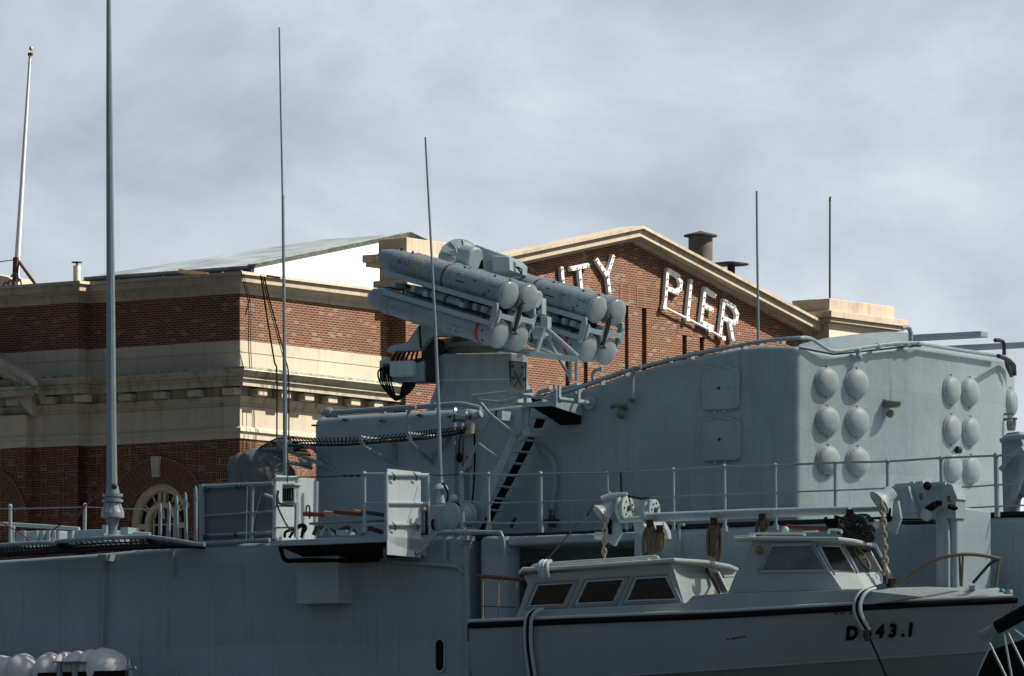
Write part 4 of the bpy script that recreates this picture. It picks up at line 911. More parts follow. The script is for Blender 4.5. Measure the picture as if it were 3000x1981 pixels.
# end dodger (facing right) on the platform's right end
def ex(p, off=0): return SH.pk(p, u=Lb.x+off)
q = MB(); a = ex((1131,1377)); b = ex((1229,1380)); q.box((Lb.x+.005, a.y, zt_-.35), (Lb.x+.03, b.y, (a.z+b.z)/2)); part(pf, 'canvas_dodger', q, M['pale'], label='bright end dodger')
def exT(pts, r): return MB().tube([ex(p, .06) for p in pts], r, 8)
part(pf, 'stanchion', exT([(1131,1388),(1133,1577)], .04), M['light']); part(pf, 'stanchion', exT([(1253,1392),(1257,1565)], .035), M['light'])
for y, r_ in ((1391,.038),(1474,.03),(1537,.035)): part(pf, 'rail_bar', exT([(1131,y),(1255,y+1)], r_), M['light'])
q = MB()
for x, y in ((1151,1394),(1215,1394),(1153,1540),(1219,1540)): p = ex((x,y), .07); q.tube([p+Vector((.0,-.05,.06)), p+Vector((.05,0,0)), p+Vector((0,.05,-.09))], .014, 6)
part(pf, 'lashing', q, M['dark'])
# front rail bay
for y0, y1_, r_ in ((1390,1389,.028),(1474,1472,.014),(1538,1535,.024)): pipe(pf, 'rail_bar', [(1066,y0),(1131,y1_)], do, r_, 'light', k=1)
post(pf, 1067,1388,1068,1558,.035,do,True,'light')
wire(pf, [(870,1398),(960,1397),(1000,1394),(1040,1393),(1066,1391)], do, .012, m='dark')
q = MB(); 
for x in (1012,1030,1050): p = s((x,1394),do); q.tube([p-Vector((.04,0,0)), p+Vector((.04,0,0))], .028, 6)
part(pf, 'turnbuckle', q, M['dark'])
wire(rail, [(1256,1391),(1300,1393),(1346,1389)], -.2, .012, m='dark')
# left end dodger seen from inside
LaS = s((806,1500),do).x
def ey(p, off=0): return SH.pk(p, u=LaS+off)
a = ey((806,1391)); b = ey((917,1399)); q = MB().box((LaS, a.y, zt_-.02), (LaS+.025, b.y, a.z)); part(pf, 'canvas_dodger', q, M['pale'], label='bright dodger behind the floodlight')
q = MB().tube([ey((806,1398),.06), ey((870,1398),.06)], .025, 6); part(pf, 'rail_bar', q, M['light'])
for pts, r_ in (([(804,1402),(804,1580)],.032),([(869,1398),(866,1575)],.032)): pipe(pf, 'stanchion', pts, do, r_, 'light', k=1)
for y in (1483,1546): pipe(pf, 'rail_bar', [(805,y),(868,y-1)], do, .018, 'light', k=1)
pipe(pf, 'rail_post', [(926,1410),(924,1540)], -.3, .05, 'light', k=1)
# hose loop under the platform
pipe(pf, 'hose', [(822,1600,-1.1),(826,1620,-1.0),(832,1636,-.8),(845,1644,-.6),(870,1642,-.4),(1050,1642,-.3),(1110,1638,-.3)], 0, .045, 'black')
pipe(pf, 'hose', [(1128,1608,-.9),(1127,1622,-.7),(1131,1636,-.5),(1142,1645,-.3)], 0, .03, 'tube')
# ================= dodger screen left of the platform, with rail
r2 = thing('dodger_rail', 'deck rail laced with a flat grey canvas panel left of the platform', 'railing', SH, s((690,1590),.1))
P_ = sT([(589,1416),(724,1411),(721,1584),(594,1590)], .12); part(r2, 'canvas_dodger', MB().ext(P_, (0,.02,0)), M['canvas'] if 0 else mat('grey_dodger', (.20,.235,.25), .8, streak=.15, var=.06))
P_ = sT([(778,1408),(800,1407),(798,1580),(775,1582)], .12); part(r2, 'canvas_dodger', MB().ext(P_, (0,.02,0)), bpy.data.materials['grey_dodger'], label='narrow grey panel')
for y0, y1_, r_ in ((1427,1417,.04),(1512,1498,.02),(1569,1560,.028)): pipe(r2, 'rail_bar', [(587,y0),(800,y1_)], .05, r_, k=1)
for x0,y0,x1_,y1_,r_ in ((590,1420,593,1588,.06),(740,1418,735,1582,.036)): pipe(r2, 'stanchion', [(x0,y0),(x1_,y1_)], .04, r_, k=1)
q = MB()
for x, y in ((607,1432),(697,1426),(602,1573),(693,1568)): p = s((x,y),0.0); q.ball(p, .05, 6)
part(r2, 'lashing', q, M['dark'])
pipe(r2, 'coaming_rail', [(560,1597),(600,1592),(700,1587),(790,1583)], -.02, .045, k=1)
pipe(r2, 'handle', [(775,1449),(800,1458)], .0, .03, 'trim', k=1)
# folded stanchions in front of the arched window
spots = [((469.5,1476),(469,1572)),((495,1470),(494,1574)),((517,1452),(518,1575)),((543,1442),(545,1582)),((573,1424),(574,1586))]
labs = ['shortest upright post in front of the arched window', 'second short post in front of the arched window pane', 'third grey post rising beside the window frame', 'fourth taller grey post right of the arched window', 'tallest pointed post just left of the canvas dodger']
for ((x0,y0),(x1_,y1_)), lb in zip(spots, labs):
    a, b = s((x0,y0),.3), s((x1_,y1_),.3)
    t = thing('rail_stanchion', lb, 'stanchion', SH, b, 'bare stanchions by the arched window')
    part(t, 'tube', MB().tube([b, a-Vector((0,0,.06)), a], [.035,.035,.01], 8), M['tube'])
    part(t, 'brace', MB().tube([a-Vector((0,0,.08)), a+Vector((.09,0,-.3))], .008, 5), M['tube'])
# far left deck fittings: stanchions, wire, low trunking boxes, white pipe
for (x0,y0,x1_,y1_), lb in (((30,1483,31,1600),'pale deck stanchion nearest the left edge'),((249,1480,248,1552),'pale deck stanchion between the two grey deck boxes')):
    a, b = s((x0,y0),.8), s((x1_,y1_),.8); t = thing('rail_stanchion', lb, 'stanchion', SH, b, 'deck stanchions at far left'); part(t, 'tube', MB().cyl(b, a, .036, 8), M['light']); part(t, 'cap', MB().ball(a, .045, 8), M['light'])
solo('wire', MB().tube(smooth_path(sT([(-20,1491),(120,1489),(249,1486),(300,1488),(420,1492),(470,1487)], .8), 3), .009, 5), M['tube'], 'thin lifeline wire between the far left stanchions and the window posts', 'wire', SH)
solo('white_pipe', MB().tube(sT([(-20,1533),(40,1537),(140,1543),(232,1550)], 1.4), .04, 8), M['trim'], 'straight white pipe lying above the far left deck', 'pipe', SH)
solo('white_pipe', MB().tube(sT([(355,1562),(400,1563),(440,1566)], 1.4), .04, 8), M['trim'], 'short white pipe right of the thick mast foot', 'pipe', SH)
solo('white_pipe', MB().tube(sT([(39,1540),(40,1600)], 1.3), .035, 8), M['trim'], 'short upright white pipe leg at far left', 'pipe', SH)
def boxpx(x0,y0,x1_,y1_,da,db): a = s((x0,y1_),da); b = s((x1_,y0),da); return MB().box((a.x,da,a.z),(b.x,db,b.z))
t = thing('vent_casing', 'ribbed grey ventilation trunk on the far left deck', 'deck box', SH, s((110,1592),1.5))
part(t, 'casing', boxpx(46,1553,160,1600,1.5,2.2), M['light'], .03)
q = MB()
for x in (70,106,124,142,170): a = s((x,1590),1.44); q.cyl((a.x,1.44,a.z), (a.x,1.44,a.z+.24), .05, 8)
part(t, 'rib', q, M['ship'])
t = thing('deck_locker', 'long low grey locker left of the thick mast foot', 'locker', SH, s((245,1585),1.3))
part(t, 'locker', boxpx(210,1550,305,1590,1.3,2.2), M['ship2'], .02); q = boxpx(197,1556,212,1588,1.2,1.3); part(t, 'end_frame', q, M['light']); part(t, 'bracket', boxpx(300,1538,312,1562,1.2,1.3), M['light'])
solo('deck_plinth', boxpx(353,1545,375,1565,1.2,1.6), M['light'], 'small pale fluted plinth right of the mast foot', 'plinth', SH)
for lb, pts, m_, r_ in (('slack red cable rising from the deck to the thick mast', [(158,1588),(150,1575),(152,1560),(165,1545),(190,1533),(215,1528),(236,1505),(250,1482),(270,1464),(295,1443),(312,1427),(330,1418)], 'redp', .014), ('slack whitish cable beside the red cable', [(165,1543),(190,1535),(222,1522),(234,1500),(252,1478),(300,1436)], 'rope', .009), ('red cable drooping over the far left trunk', [(-10,1520),(20,1540),(50,1556),(72,1572),(82,1588)], 'redp', .014)):
    solo('cable', MB().tube(smooth_path(sT(pts, .2), 3), r_, 5), M[m_], lb, 'cable', SH)
# ================= safety nets
def netthing(name, label, outer, inner, do_, di, nx=30, ny=3, rr_=.012, tube=.04, slant=.6, m='net', frame=True):
    O = smooth_path([s(p, do_) for p in outer], 6); I = smooth_path([s(p, di) for p in inner], 6)
    def at(P, t): t = min(max(t,0),1)*(len(P)-1); i = min(int(t), len(P)-2); return P[i].lerp(P[i+1], t-i)
    q = MB()
    for k in range(nx+1):
        a = at(O, k/nx); b = at(I, k/nx+slant/nx*1.0); mid = (a+b)/2 + Vector((0,0,-.05)); q.tube([a, mid, b], rr_, 4, cap=False)
    for j in range(1, ny+1):
        q.tube([at(O, k/nx).lerp(at(I, k/nx), j/(ny+.0)) + Vector((0,0,-.05*math.sin(math.pi*j/ny))) for k in range(0, nx+1, 2)], rr_, 4)
    t = thing(name, label, 'safety net', SH, (O[0]+I[-1])/2)
    part(t, 'netting', q, M[m], kind='stuff')
    if frame: part(t, 'frame_tube', MB().tube(O, tube, 8), M['tube'])
    return t
nt1 = netthing('safety_net', 'dark deck edge net at far left below the trunk', [(-20,1600),(0,1598),(60,1594),(131,1590),(164,1593)], [(-20,1622),(0,1621),(60,1616),(131,1612),(185,1607)], -1.0, -.3, nx=26, ny=3, rr_=.016)
nt2 = netthing('safety_net', 'long dark deck edge net below the thick mast foot', [(164,1592),(166,1587),(185,1585),(300,1577),(420,1573),(436,1573),(500,1581),(567,1593),(600,1596)], [(190,1612),(230,1608),(300,1602),(420,1597),(500,1599),(567,1601),(600,1602)], -1.0, -.3, nx=60, ny=3, rr_=.016)
q = MB(); q.tube(sT([(-20,1628),(200,1616),(420,1604),(585,1600)], -.15), .045, 6); part(nt2, 'foot_rope', q, M['deckdark'])
netu = netthing('safety_net', 'dark net slung on brackets along the aft deckhouse wall', [zE(*p) for p in ((160,353),(440,350),(800,345),(1170,310),(1400,283),(1620,262))], [zE(*p) for p in ((250,415),(430,412),(640,412),(860,396),(1170,372),(1450,345),(1625,300))], 1.25, 2.2, nx=58, ny=4, rr_=.014, frame=False, slant=1.5)
q = MB()
O = sT([zE(*p) for p in ((20,432),(100,385),(160,355),(300,350))], 1.25); I = sT([zE(*p) for p in ((60,445),(160,440),(300,475),(425,488))], 1.9)
for i in range(21):
    t_ = i/20*3; k = min(int(t_),2); a = O[k].lerp(O[k+1], t_-k); b = I[k].lerp(I[k+1], t_-k); q.tube([a,b], .013, 4, cap=False)
for j in range(5): q.tube([O[k].lerp(I[k], j/4) for k in range(4)], .016, 4)
part(netu, 'netting', q, M['net'], kind='stuff')
brk = [[[(165,372,1.25),(300,392,1.5),(430,425,2.1)],[(165,375,1.25),(175,400,1.3),(215,435,1.45),(400,515,1.9),(600,592,2.28)],[(445,432,2.2),(600,590,2.28)],[(30,435,1.3),(200,432,1.5),(425,420,2.0)]],
       [[(805,348,1.25),(1095,387,2.2)],[(808,350,1.25),(820,388,1.35),(858,432,1.5),(1095,563,2.25)],[(1070,392,2.25),(1070,540,2.28)]],
       [[(1172,320,1.25),(1505,353,2.2)],[(1178,325,1.25),(1190,365,1.3),(1210,400,1.4),(1365,548,2.2)],[(1478,362,2.25),(1350,512,2.28)]],
       [[(235,533,1.4),(330,556,1.8),(425,582,2.3)],[(340,510,1.6),(350,530,1.6),(380,545,1.9),(425,552,2.3)]]]
for b_ in brk:
    q = MB()
    for ln in b_: q.tube(smooth_path([s(zE(x,y), d_) for x, y, d_ in ln], 3), .042, 8)
    part(netu, 'net_bracket', q, M['tube'])
# ================================================================ MISSILE LAUNCHER
R3 = SH.I.to_3x3()
DEP = 155.0
O0 = SH.Y((1489, 862.5), DEP)
av = (R3 @ Vector((.746, -.63, -.275))).normalized()
cv = R3 @ Vector((-.183, .118, -.767)); cv = (cv - av*cv.dot(av)).normalized()
bv = cv.cross(av).normalized()
if bv.dot(R3 @ Vector((.379, .455, -.014))) < 0: bv = -bv
SB, SCc = .592, .795
HS = 1.07
def lc(h, b, c): return O0 - av*h*HS + bv*b + cv*c
def pw(p, dep): return SH.Y(p, dep)
pedb = pw((1413, 1200), 157.3)
la = thing('missile_launcher', 'twin missile launcher with eight grey domed canisters on a squat pedestal', 'missile launcher', SH, pedb)
def canister(b, c, lower, mark):
    prof = [(.262*math.sin(R(a)), -.02-.085*math.cos(R(a))) for a in range(0, 91, 9)]
    prof[0] = (.001, prof[0][1])
    prof += [(.262,-.01),(.285,-.01),(.285,.035),(.266,.04)]
    ribs = [.44, 1.22, 1.78] if not lower else [.44, 1.24, 2.0]
    def rb(h, r, e=.012): return [(r, h-.02), (r+e, h-.018), (r+e, h+.018), (r, h+.02)]
    cur = []
    body = .264
    for h in ribs: cur += rb(h, body)
    if not lower: cur += [(body,1.80),(.243,1.83)]; tail = .240; more = [2.0, 2.29, 2.63, 2.77]
    else: tail = .246; more = [2.62, 2.77]
    for h in more: cur += rb(h, tail, .010)
    cur += [(tail-.005,2.80),(tail-.03,3.0),(tail-.07,3.14),(tail-.14,3.22),(.001,3.25)]
    ctr = lc(0, b, c)
    q = MB().lathe([(r_, h_*HS) for r_, h_ in prof[11:] + cur], ctr, -av, 40); o = part(la, 'canister', q, M['can'], sharp=50)
    q = MB().lathe(prof[:11] + [(.262,.0)], ctr, -av, 40); part(o, 'end_dome', q, M['dome'], sharp=60)
    def band(h0, h1, m, r): part(o, 'band', MB().lathe([(r-.01,h0*HS),(r,h0*HS+.002),(r,h1*HS-.002),(r-.01,h1*HS)], ctr, -av, 40), M[m])
    if not lower: band(1.42, 1.465, 'brown', .2665); band(2.13, 2.185, 'yellow', .2455)
    else: band(.30, .385, 'red', .2665)
    if mark:
        q = MB()
        def dot(h, th, w_, l_, out_=.266):
            h *= HS; n_ = (-bv*math.cos(R(th)) + cv*math.sin(R(th))); tt = av.cross(n_)
            q.obox(ctr - av*h + n_*out_, av*l_/2, tt*w_/2, n_*.004)
        if not lower:
            dot(.98, 0, .018, .24); dot(.25, -18, .016, .05); dot(.16, -18, .016, .05); dot(.27, 6, .035, .035); dot(.30, 60, .03, .03); dot(.12, 48, .05, .02)
            for h in (.75,.62): dot(h, 50, .025, .025)
            for h, th in ((1.62,30),(1.08,-30),(.66,-22),(.36,18),(.36,30)): dot(h, th, .014, .07)
            for h in (2.3,2.4,2.5,2.56): dot(h, -14, .012, .05, .247); dot(h, -4, .010, .06, .247)
        else:
            for h in (1.0,.85): dot(h, 38, .03, .03)
            for h in (.2,): dot(h, 0, .04, .03); dot(h, 45, .05, .04)
            for k in range(4): dot(.9-k*.06, 12, .02, .012)
            for h in (2.45, 2.3): dot(h, 20, .03, .03, .249)
        part(o, 'marking', q, M['black'])
        q = MB()
        if not lower: dot(.90, 48, .075, .09); dot(.205, -16, .02, .05); dot(.24, 26, .04, .04)
        else: dot(.72, -22, .10, .09)
        part(o, 'label_patch', q, mat('faded_label', (.42,.42,.38), .6) if 'faded_label' not in bpy.data.materials else bpy.data.materials['faded_label'])
        # lifting studs along the top
        q = MB()
        for h in (.0,.40,1.20,2.60,2.9):
            n_ = -cv*.98 - bv*.15; q.cyl(ctr-av*h+n_*.25, ctr-av*h+n_*(.30), .022, 8)
        part(o, 'stud', q, M['dark'])
    return o
GO = 4.63*SB
for g0 in (0, GO):
    for j in (1, 0):
        for lower in (False, True): canister(g0+j*SB, SCc*lower, lower, j == 0)
def beam(h0, h1, b, c, tb, tc_, name='beam', m='ship', bev=.006, par=None):
    q = MB().obox((lc((h0+h1)/2, b, c)), av*(h1-h0)/2*HS, bv*tb/2, cv*tc_/2); return part(par or la, name, q, M[m], bev)
for g0 in (0, GO):
    for b in (-.27, .87):
        beam(.02, 2.82, g0+b, .245, .05, .10); beam(.02, 2.72, g0+b, .62, .05, .10)
        q = MB().ext([lc(.06, g0+b-.03, .19), lc(-.02, g0+b-.03, .19), lc(-.08, g0+b-.03, .42), lc(-.02, g0+b-.03, .72), lc(.06, g0+b-.03, .72)], bv*.06); part(la, 'end_plate', q, M['ship2'], .008)
    beam(.8, .9, g0+.3, .43, 1.1, .10, 'cross_member'); beam(1.7, 1.8, g0+.3, .43, 1.1, .10, 'cross_member'); beam(2.5, 2.6, g0+.3, .43, 1.1, .1, 'cross_member')
    # front spider
    q = MB()
    for b0, b1_ in ((-.26,.26),(.36,.86)):
        m_ = (b0+b1_)/2
        q.ext([lc(-.06, g0+b0, .30), lc(-.06, g0+b0+.09, .38), lc(-.06, g0+b1_-.09, .40), lc(-.06, g0+b1_, .28), lc(-.06, g0+b1_, .62), lc(-.06, g0+b1_-.09, .50), lc(-.06, g0+b0+.09, .48), lc(-.06, g0+b0, .62)], -av*(-.05))
    part(la, 'front_spider', q, M['ship2'], .006)
    q = MB().tube([lc(-.12, g0+.30, .06), lc(-.12, g0+.305, .2), lc(-.11, g0+.30, .42), lc(-.10, g0+.30, .72)], [.03,.05,.055,.04], 10); part(la, 'clamp_rod', q, M['dark'])
    for c in (.09, .70):
        q = MB()
        for k in range(5): an = R(-70+35*k)*(1 if c < .4 else 1); ctr = lc(-.12, g0+.3, c); q.tube([ctr, ctr + bv*.1*math.cos(an+math.pi/2)*1.0 + cv*.05*math.sin(an+math.pi/2)], .016, 6)
        part(la, 'clamp_claw', q, M['dark'])
    # tubes and actuators between the two rows
    for b, hs in ((0.0, ((.25,.45,.10),(.6,.75,.07),(.95,1.45,.11),(1.5,1.75,.13),(1.95,2.35,.10))), (.6, ((.3,.8,.10),(1.0,1.6,.12),(1.8,2.3,.1)))):
        for h0, h1, r_ in hs:
            q = MB().lathe([(r_*.7,h0),(r_,h0+.03),(r_,h1-.03),(r_*.7,h1)], lc(0, g0+b, .44), -av, 16); part(la, 'actuator', q, M['ship'])
        q = MB().cyl(lc(.1, g0+b+.1, .40), lc(2.6, g0+b+.1, .40), .035, 8); q.cyl(lc(.1, g0+b-.12, .50), lc(2.3, g0+b-.12, .50), .02, 8); part(la, 'rod', q, M['dark'])
    for h in (.35, .55, .97, 1.6, 2.1): part(la, 'clevis', MB().obox(lc(h, g0-.16, .40), av*.05, bv*.05, cv*.06), M['ship2'])
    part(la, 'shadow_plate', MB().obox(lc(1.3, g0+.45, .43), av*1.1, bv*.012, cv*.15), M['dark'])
# bellows
for b, c, h in ((1.02, .02, .10), (.98, -.05, .75)):
    pr = []
    for k in range(7): pr += [(.15, h+k*.05), (.175, h+k*.05+.02), (.15, h+k*.05+.04)]
    part(la, 'bellows', MB().lathe(pr, lc(0, b, c), -av, 20), M['light'])
# central housing
def imgblock(pts, dep, th, name, m, bev=.02, z=None, label=None):
    P_ = [pw(z(*p) if z else p, dep) for p in pts]; q = MB().ext(P_, (R3 @ Vector((.25, .97, 0)))*th); return part(la, name, q, M[m], bev, 2, label=label)
imgblock([(990,105),(1010,110),(1285,208),(1345,262),(1340,345),(1015,345)], 157.3, .9, 'radar_housing', 'ship2', z=zC)
imgblock([(1128,198),(1285,208),(1292,330),(1140,335)], 157.0, .3, 'radar_box', 'light', z=zC)
imgblock([(1020,228),(1052,228),(1055,310),(1020,310)], 157.0, .1, 'cable_gland', 'black', z=zC)
imgblock([(1440,520),(1560,540),(1600,900),(1450,880)], 158.0, .9, 'trunnion_body', 'ship', z=zC)
imgblock([(650,450),(735,450),(735,695),(655,680)], 156.6, .3, 'side_panel', 'light', z=zM)
imgblock([(700,715),(808,715),(812,880),(700,875)], 156.4, .3, 'gear_box', 'ship2', z=zM)
imgblock([(490,880),(700,860),(770,900),(765,1012),(500,1010)], 156.7, .6, 'lower_housing', 'ship2', z=zM)
# radar dish seen from its ribbed back
dc = pw((1350,768), 157.9); dn = (R3 @ Vector((.35, -.93, .12))).normalized()
q = MB().lathe([(.45,-.05),(.47,-.04),(.47,.0),(.45,.0),(.34,.07),(.2,.11),(.001,.12)], dc, dn, 40); dish = part(la, 'radar_dish', q, M['ship'])
q = MB(); e1 = dn.cross(Vector((0,0,1))).normalized(); e2 = dn.cross(e1)
for k in range(10): an = 2*math.pi*k/10+.2; v_ = e1*math.cos(an)+e2*math.sin(an); q.tube([dc+dn*.13+v_*.08, dc+dn*.09+v_*.34, dc+dn*.02+v_*.455], .014, 5)
part(dish, 'rib', q, M['tube'])
q = MB().lathe([(.17,-.15),(.235,-.12),(.235,.16),(.20,.20),(.001,.20)], pw(zL(1530,280), 157.0), av, 28); part(la, 'tracker_drum', q, M['light'])
q = MB(); p = pw(zL(1300,200), 157.2)
for k in range(4): q.tube([p+Vector((-.1+.05*k,0,.05)), p+Vector((-.02+.05*k,-.05,-.08)), p+Vector((.05+.04*k,0,-.16))], .014, 5)
part(la, 'wave_guide', q, M['ship2'])
imgblock([(1350,120),(1450,170),(1450,330),(1350,320)], 157.2, .25, 'tracker_bracket', 'ship', z=zL)
# turntable and pedestal
q = MB().lathe([(.60,0),(.60,.12),(.66,.12),(.66,.2),(.5,.22),(.5,.42)], pw((1400,1040), 157.3), (0,0,1), 36); part(la, 'turntable', q, M['plate'])
imgblock([(985,270),(1440,225),(1700,330),(1690,440),(1060,440),(985,330)], 157.2, 1.0, 'turntable_shroud', 'ship', z=zN)
imgblock([(1690,440),(2040,330),(2330,420),(2350,500),(2060,480),(1700,470)], 157.0, .8, 'turntable_shroud', 'ship', z=zN, bev=.03)
q = MB()
for k in range(9): an = R(-60+15*k); c_ = pw(zN(2020,430),156.7); q.cyl(c_+Vector((.04*k-.2,0,.02*math.sin(k))), c_+Vector((.04*k-.2,0,.1)), .015, 6)
q.tube([pw(zN(2200,370),156.7), pw(zN(2270,430),156.7)], .03, 6); part(la, 'bolt_row', q, M['light'])
ft = [pw(zN(x,y), dp) for x, y, dp in ((940,517,157.2),(985,508,156.75),(1045,492,156.55),(2055,492,156.3),(2245,512,156.45),(2303,535,156.9))]
zs_ = pw(zN(1500,895),156.5).z; 
def ringz(z, grow=0, cx=None):
    c_ = sum(ft, Vector())/len(ft); out_ = []
    for p in ft: out_.append(Vector((p.x, p.y, z)))
    bk = R3 @ Vector((0,1.7,0))
    allp = out_ + [Vector((ft[-1].x,ft[-1].y,z))+bk*.8, Vector((ft[0].x,ft[0].y,z))+bk*.7]
    cc = sum(allp, Vector())/len(allp)
    return [Vector((cc.x+(p.x-cc.x)*(1+grow), cc.y+(p.y-cc.y)*(1+grow), z)) for p in allp]
def stack_rings(rs, q):
    n = len(rs[0]); 
    vs = [p for r_ in rs for p in r_]; fs = [(i*n+k, i*n+(k+1)%n, (i+1)*n+(k+1)%n, (i+1)*n+k) for i in range(len(rs)-1) for k in range(n)]
    fs += [tuple(range(n-1,-1,-1)), tuple(range((len(rs)-1)*n, len(rs)*n))]; return q.add(vs, fs)
zt2 = ft[2].z
q = stack_rings([ringz(zs_), ringz(zt2-.03), ringz(zt2, -.03)], MB()); ped = part(la, 'pedestal', q, M['ped'], .03, 3, sharp=25)
zb2 = pw((1400,1230),156.5).z
q = stack_rings([ringz(zb2, .38), ringz(pw((1300,1120),156.5).z+.0, .02), ringz(zs_-.003, .0)], MB()); part(la, 'pedestal_skirt', q, M['ped'], .02, 3)
part(la, 'pedestal_seam', stack_rings([ringz(zs_-.015, .012), ringz(zs_+.012, .012)], MB()), M['ship2'])
fn = (ft[3]-ft[2]).normalized(); nn = Vector((fn.y, -fn.x, 0)); 
if nn.dot(SH.o-ft[2]) < 0: nn = -nn
pp = lambda x, y, o: SH.pl(zN(x,y), ft[3], fn, o)
q = MB().ext([pp(2015,600,.03), pp(2282,628,.03), pp(2275,1070,.03), pp(2045,1060,.03)], nn*-.06); dr = part(la, 'access_frame', q, M['dark'])
q = MB().ext([pp(2050,630,.05), pp(2240,640,.05), pp(2258,670,.05), pp(2258,1075,.05), pp(2052,1060,.05)], nn*-.03); part(la, 'access_cover', q, M['plate'], .01)
q = MB(); q.tube([pp(2095,760,.06), pp(2225,1020,.06)], .012, 6); q.tube([pp(2220,790,.06), pp(2100,1000,.06)], .008, 6)
for x, y in ((2075,690),(2230,705),(2085,870),(2250,885)): q.cyl(pp(x,y,.08), pp(x,y,.04), .035, 10)
part(la, 'cover_dog', q, M['dark'])
# left fin, cable box and cables
imgblock([(165,472),(172,440),(225,375),(400,345),(480,315),(560,200),(660,62),(800,60),(1010,100),(1300,160),(1440,255),(1200,235),(960,228),(830,240),(690,400),(690,440),(330,470)], 156.9, .35, 'cable_fin', 'ship', z=zN, bev=.012)
imgblock([(215,612),(568,598),(573,825),(215,840)], 156.5, .25, 'cable_box', 'light', z=zN, bev=.01)
imgblock([(60,600),(218,588),(218,650),(110,655),(110,910),(60,915)], 156.7, .25, 'cable_box', 'ship2', z=zN, bev=.01)
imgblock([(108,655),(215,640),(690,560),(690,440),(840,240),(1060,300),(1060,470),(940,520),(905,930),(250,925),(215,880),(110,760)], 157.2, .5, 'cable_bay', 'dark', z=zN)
imgblock([(575,650),(740,600),(740,905),(270,925),(240,850),(575,830)], 157.0, .15, 'cable_tray', 'ship', z=zN)
q = MB()
random.seed(3)
for k in range(11):
    x0 = lerp(45,215,(k%6)/5.) ; t_ = k/10
    x1_ = lerp(420, 600, t_); yb = 1205 - 18*(k%4) - 20*abs(t_-.5)
    xb = 320 + random.uniform(-25,25)
    pts = [(lerp(150,210,t_),690+10*k*.5),(x0,760+random.uniform(-20,20)),(x0+20,920),(lerp(x0,xb,.55),1100),(xb,yb),(lerp(xb,x1_,.55),1130-20*t_),(x1_-20,1000),(x1_,930)]
    q.tube(smooth_path([pw(zN(*p), 156.55+.03*k) for p in pts], 4), .017, 6)
part(la, 'cable_bundle', q, M['black'])
q = MB()
for k in range(6): q.tube(smooth_path([pw(zN(240+k*75, 640-k*6),156.85), pw(zN(270+k*70,560-5*k),156.8), pw(zN(330+k*62,470),156.9)], 3), .022, 6)
q.tube(smooth_path([pw(zN(*p),156.85) for p in ((668,70),(672,200),(690,420))], 3), .018, 6)
part(la, 'cable_bundle', q, M['black'])
q = MB()
for pts in ([(690,430),(655,480),(690,520),(700,590),(650,640)], [(640,600),(640,760),(620,840),(585,890)], [(555,900),(570,980),(585,1050),(560,1100)], [(350,5),(400,60),(430,120)], [(370,10),(430,50),(428,115)]):
    q.tube(smooth_path([pw(zM(*p),156.0) for p in pts], 3), .016, 6)
part(la, 'cable_bundle', q, M['black'])
q = MB(); 
for a_, b_, r_ in (((760,900),(640,1245),.045),((785,895),(1235,1300),.05),((800,1010),(940,1285),.035),((950,1290),(1110,1568),.035),((520,1115),(900,1270),.03)): q.tube([pw(zM(*a_),155.6), pw(zM(*b_),155.4)], r_, 8)
tr = thing('truss_frame', 'light grey triangular truss under the right canisters', 'frame', SH, pw(zM(1200,1500),155.4))
part(tr, 'strut', q, M['tube'])
part(tr, 'rail_bar', MB().obox(pw(zM(920,1300),155.3), (pw(zM(1240,1345),155.3)-pw(zM(600,1255),155.3))/2, R3@Vector((0,.05,0)), Vector((0,0,.05))), M['light'], .005)
q = MB()
for x in (1130, 1220): q.tube([pw(zM(x,1350),155.4), pw(zM(x,1650),155.4)], .035, 8)
part(tr, 'upright', q, M['tube'])
# ================================================================ AERIALS
def whip(label, pts, rads, d, base_parts=None, m='tube'):
    P_ = sT(pts, d); t = thing('whip_aerial', label, 'aerial', SH, P_[-1], 'whip aerials along the ship'); part(t, 'rod', MB().tube(P_, rads, 10), M[m]); return t
tk = whip('thick tapering grey mast aerial at left rising out of the picture', [(318,-60),(320,300),(324,820),(327,1300),(328.5,1446)], [.042,.062,.085,.102,.112], -.6)
c = s((330,1448), -.6)
def zz_(y): return s((330,y), -.6).z
c2 = Vector((c.x, c.y, 0))
q = MB().lathe([(.11,zz_(1425)),(.13,zz_(1440)),(.13,zz_(1446)),(.195,zz_(1447)),(.195,zz_(1455)),(.15,zz_(1458)),(.15,zz_(1462)),(.20,zz_(1464)),(.20,zz_(1471)),(.15,zz_(1474)),(.16,zz_(1480)),(.21,zz_(1500)),(.222,zz_(1503)),(.222,zz_(1517)),(.13,zz_(1519)),(.12,zz_(1530)),(.09,zz_(1545)),(.09,zz_(1567)),(.17,zz_(1570)),(.17,zz_(1574))][::-1], c2, (0,0,1), 28)
part(tk, 'insulator_base', q, M['tube'])
q = MB()
for k in range(8): an = k*math.pi/4; v_ = Vector((math.cos(an), math.sin(an), 0)); q.tube([c2+v_*.15+Vector((0,0,zz_(1476))), c2+v_*.215+Vector((0,0,zz_(1502)))], .014, 5)
part(tk, 'insulator_rib', q, M['light'])
p = s((335,1425),-.75); part(tk, 'cable_lug', MB().ball(p, .06, 8), M['dark'])
whip('tall thin whip aerial with cables beside it above the canvas cover', [(818,80),(823,340),(828,570),(829,575),(832,900),(835,1300),(836,1420)], [.016,.018,.022,.030,.032,.045,.045], 1.0)
w3 = whip('whip aerial leaning left in front of the missile canisters', [(1246,402),(1262,700),(1275,950),(1284,1180),(1291,1420)], [.018,.022,.028,.036,.042], .9)
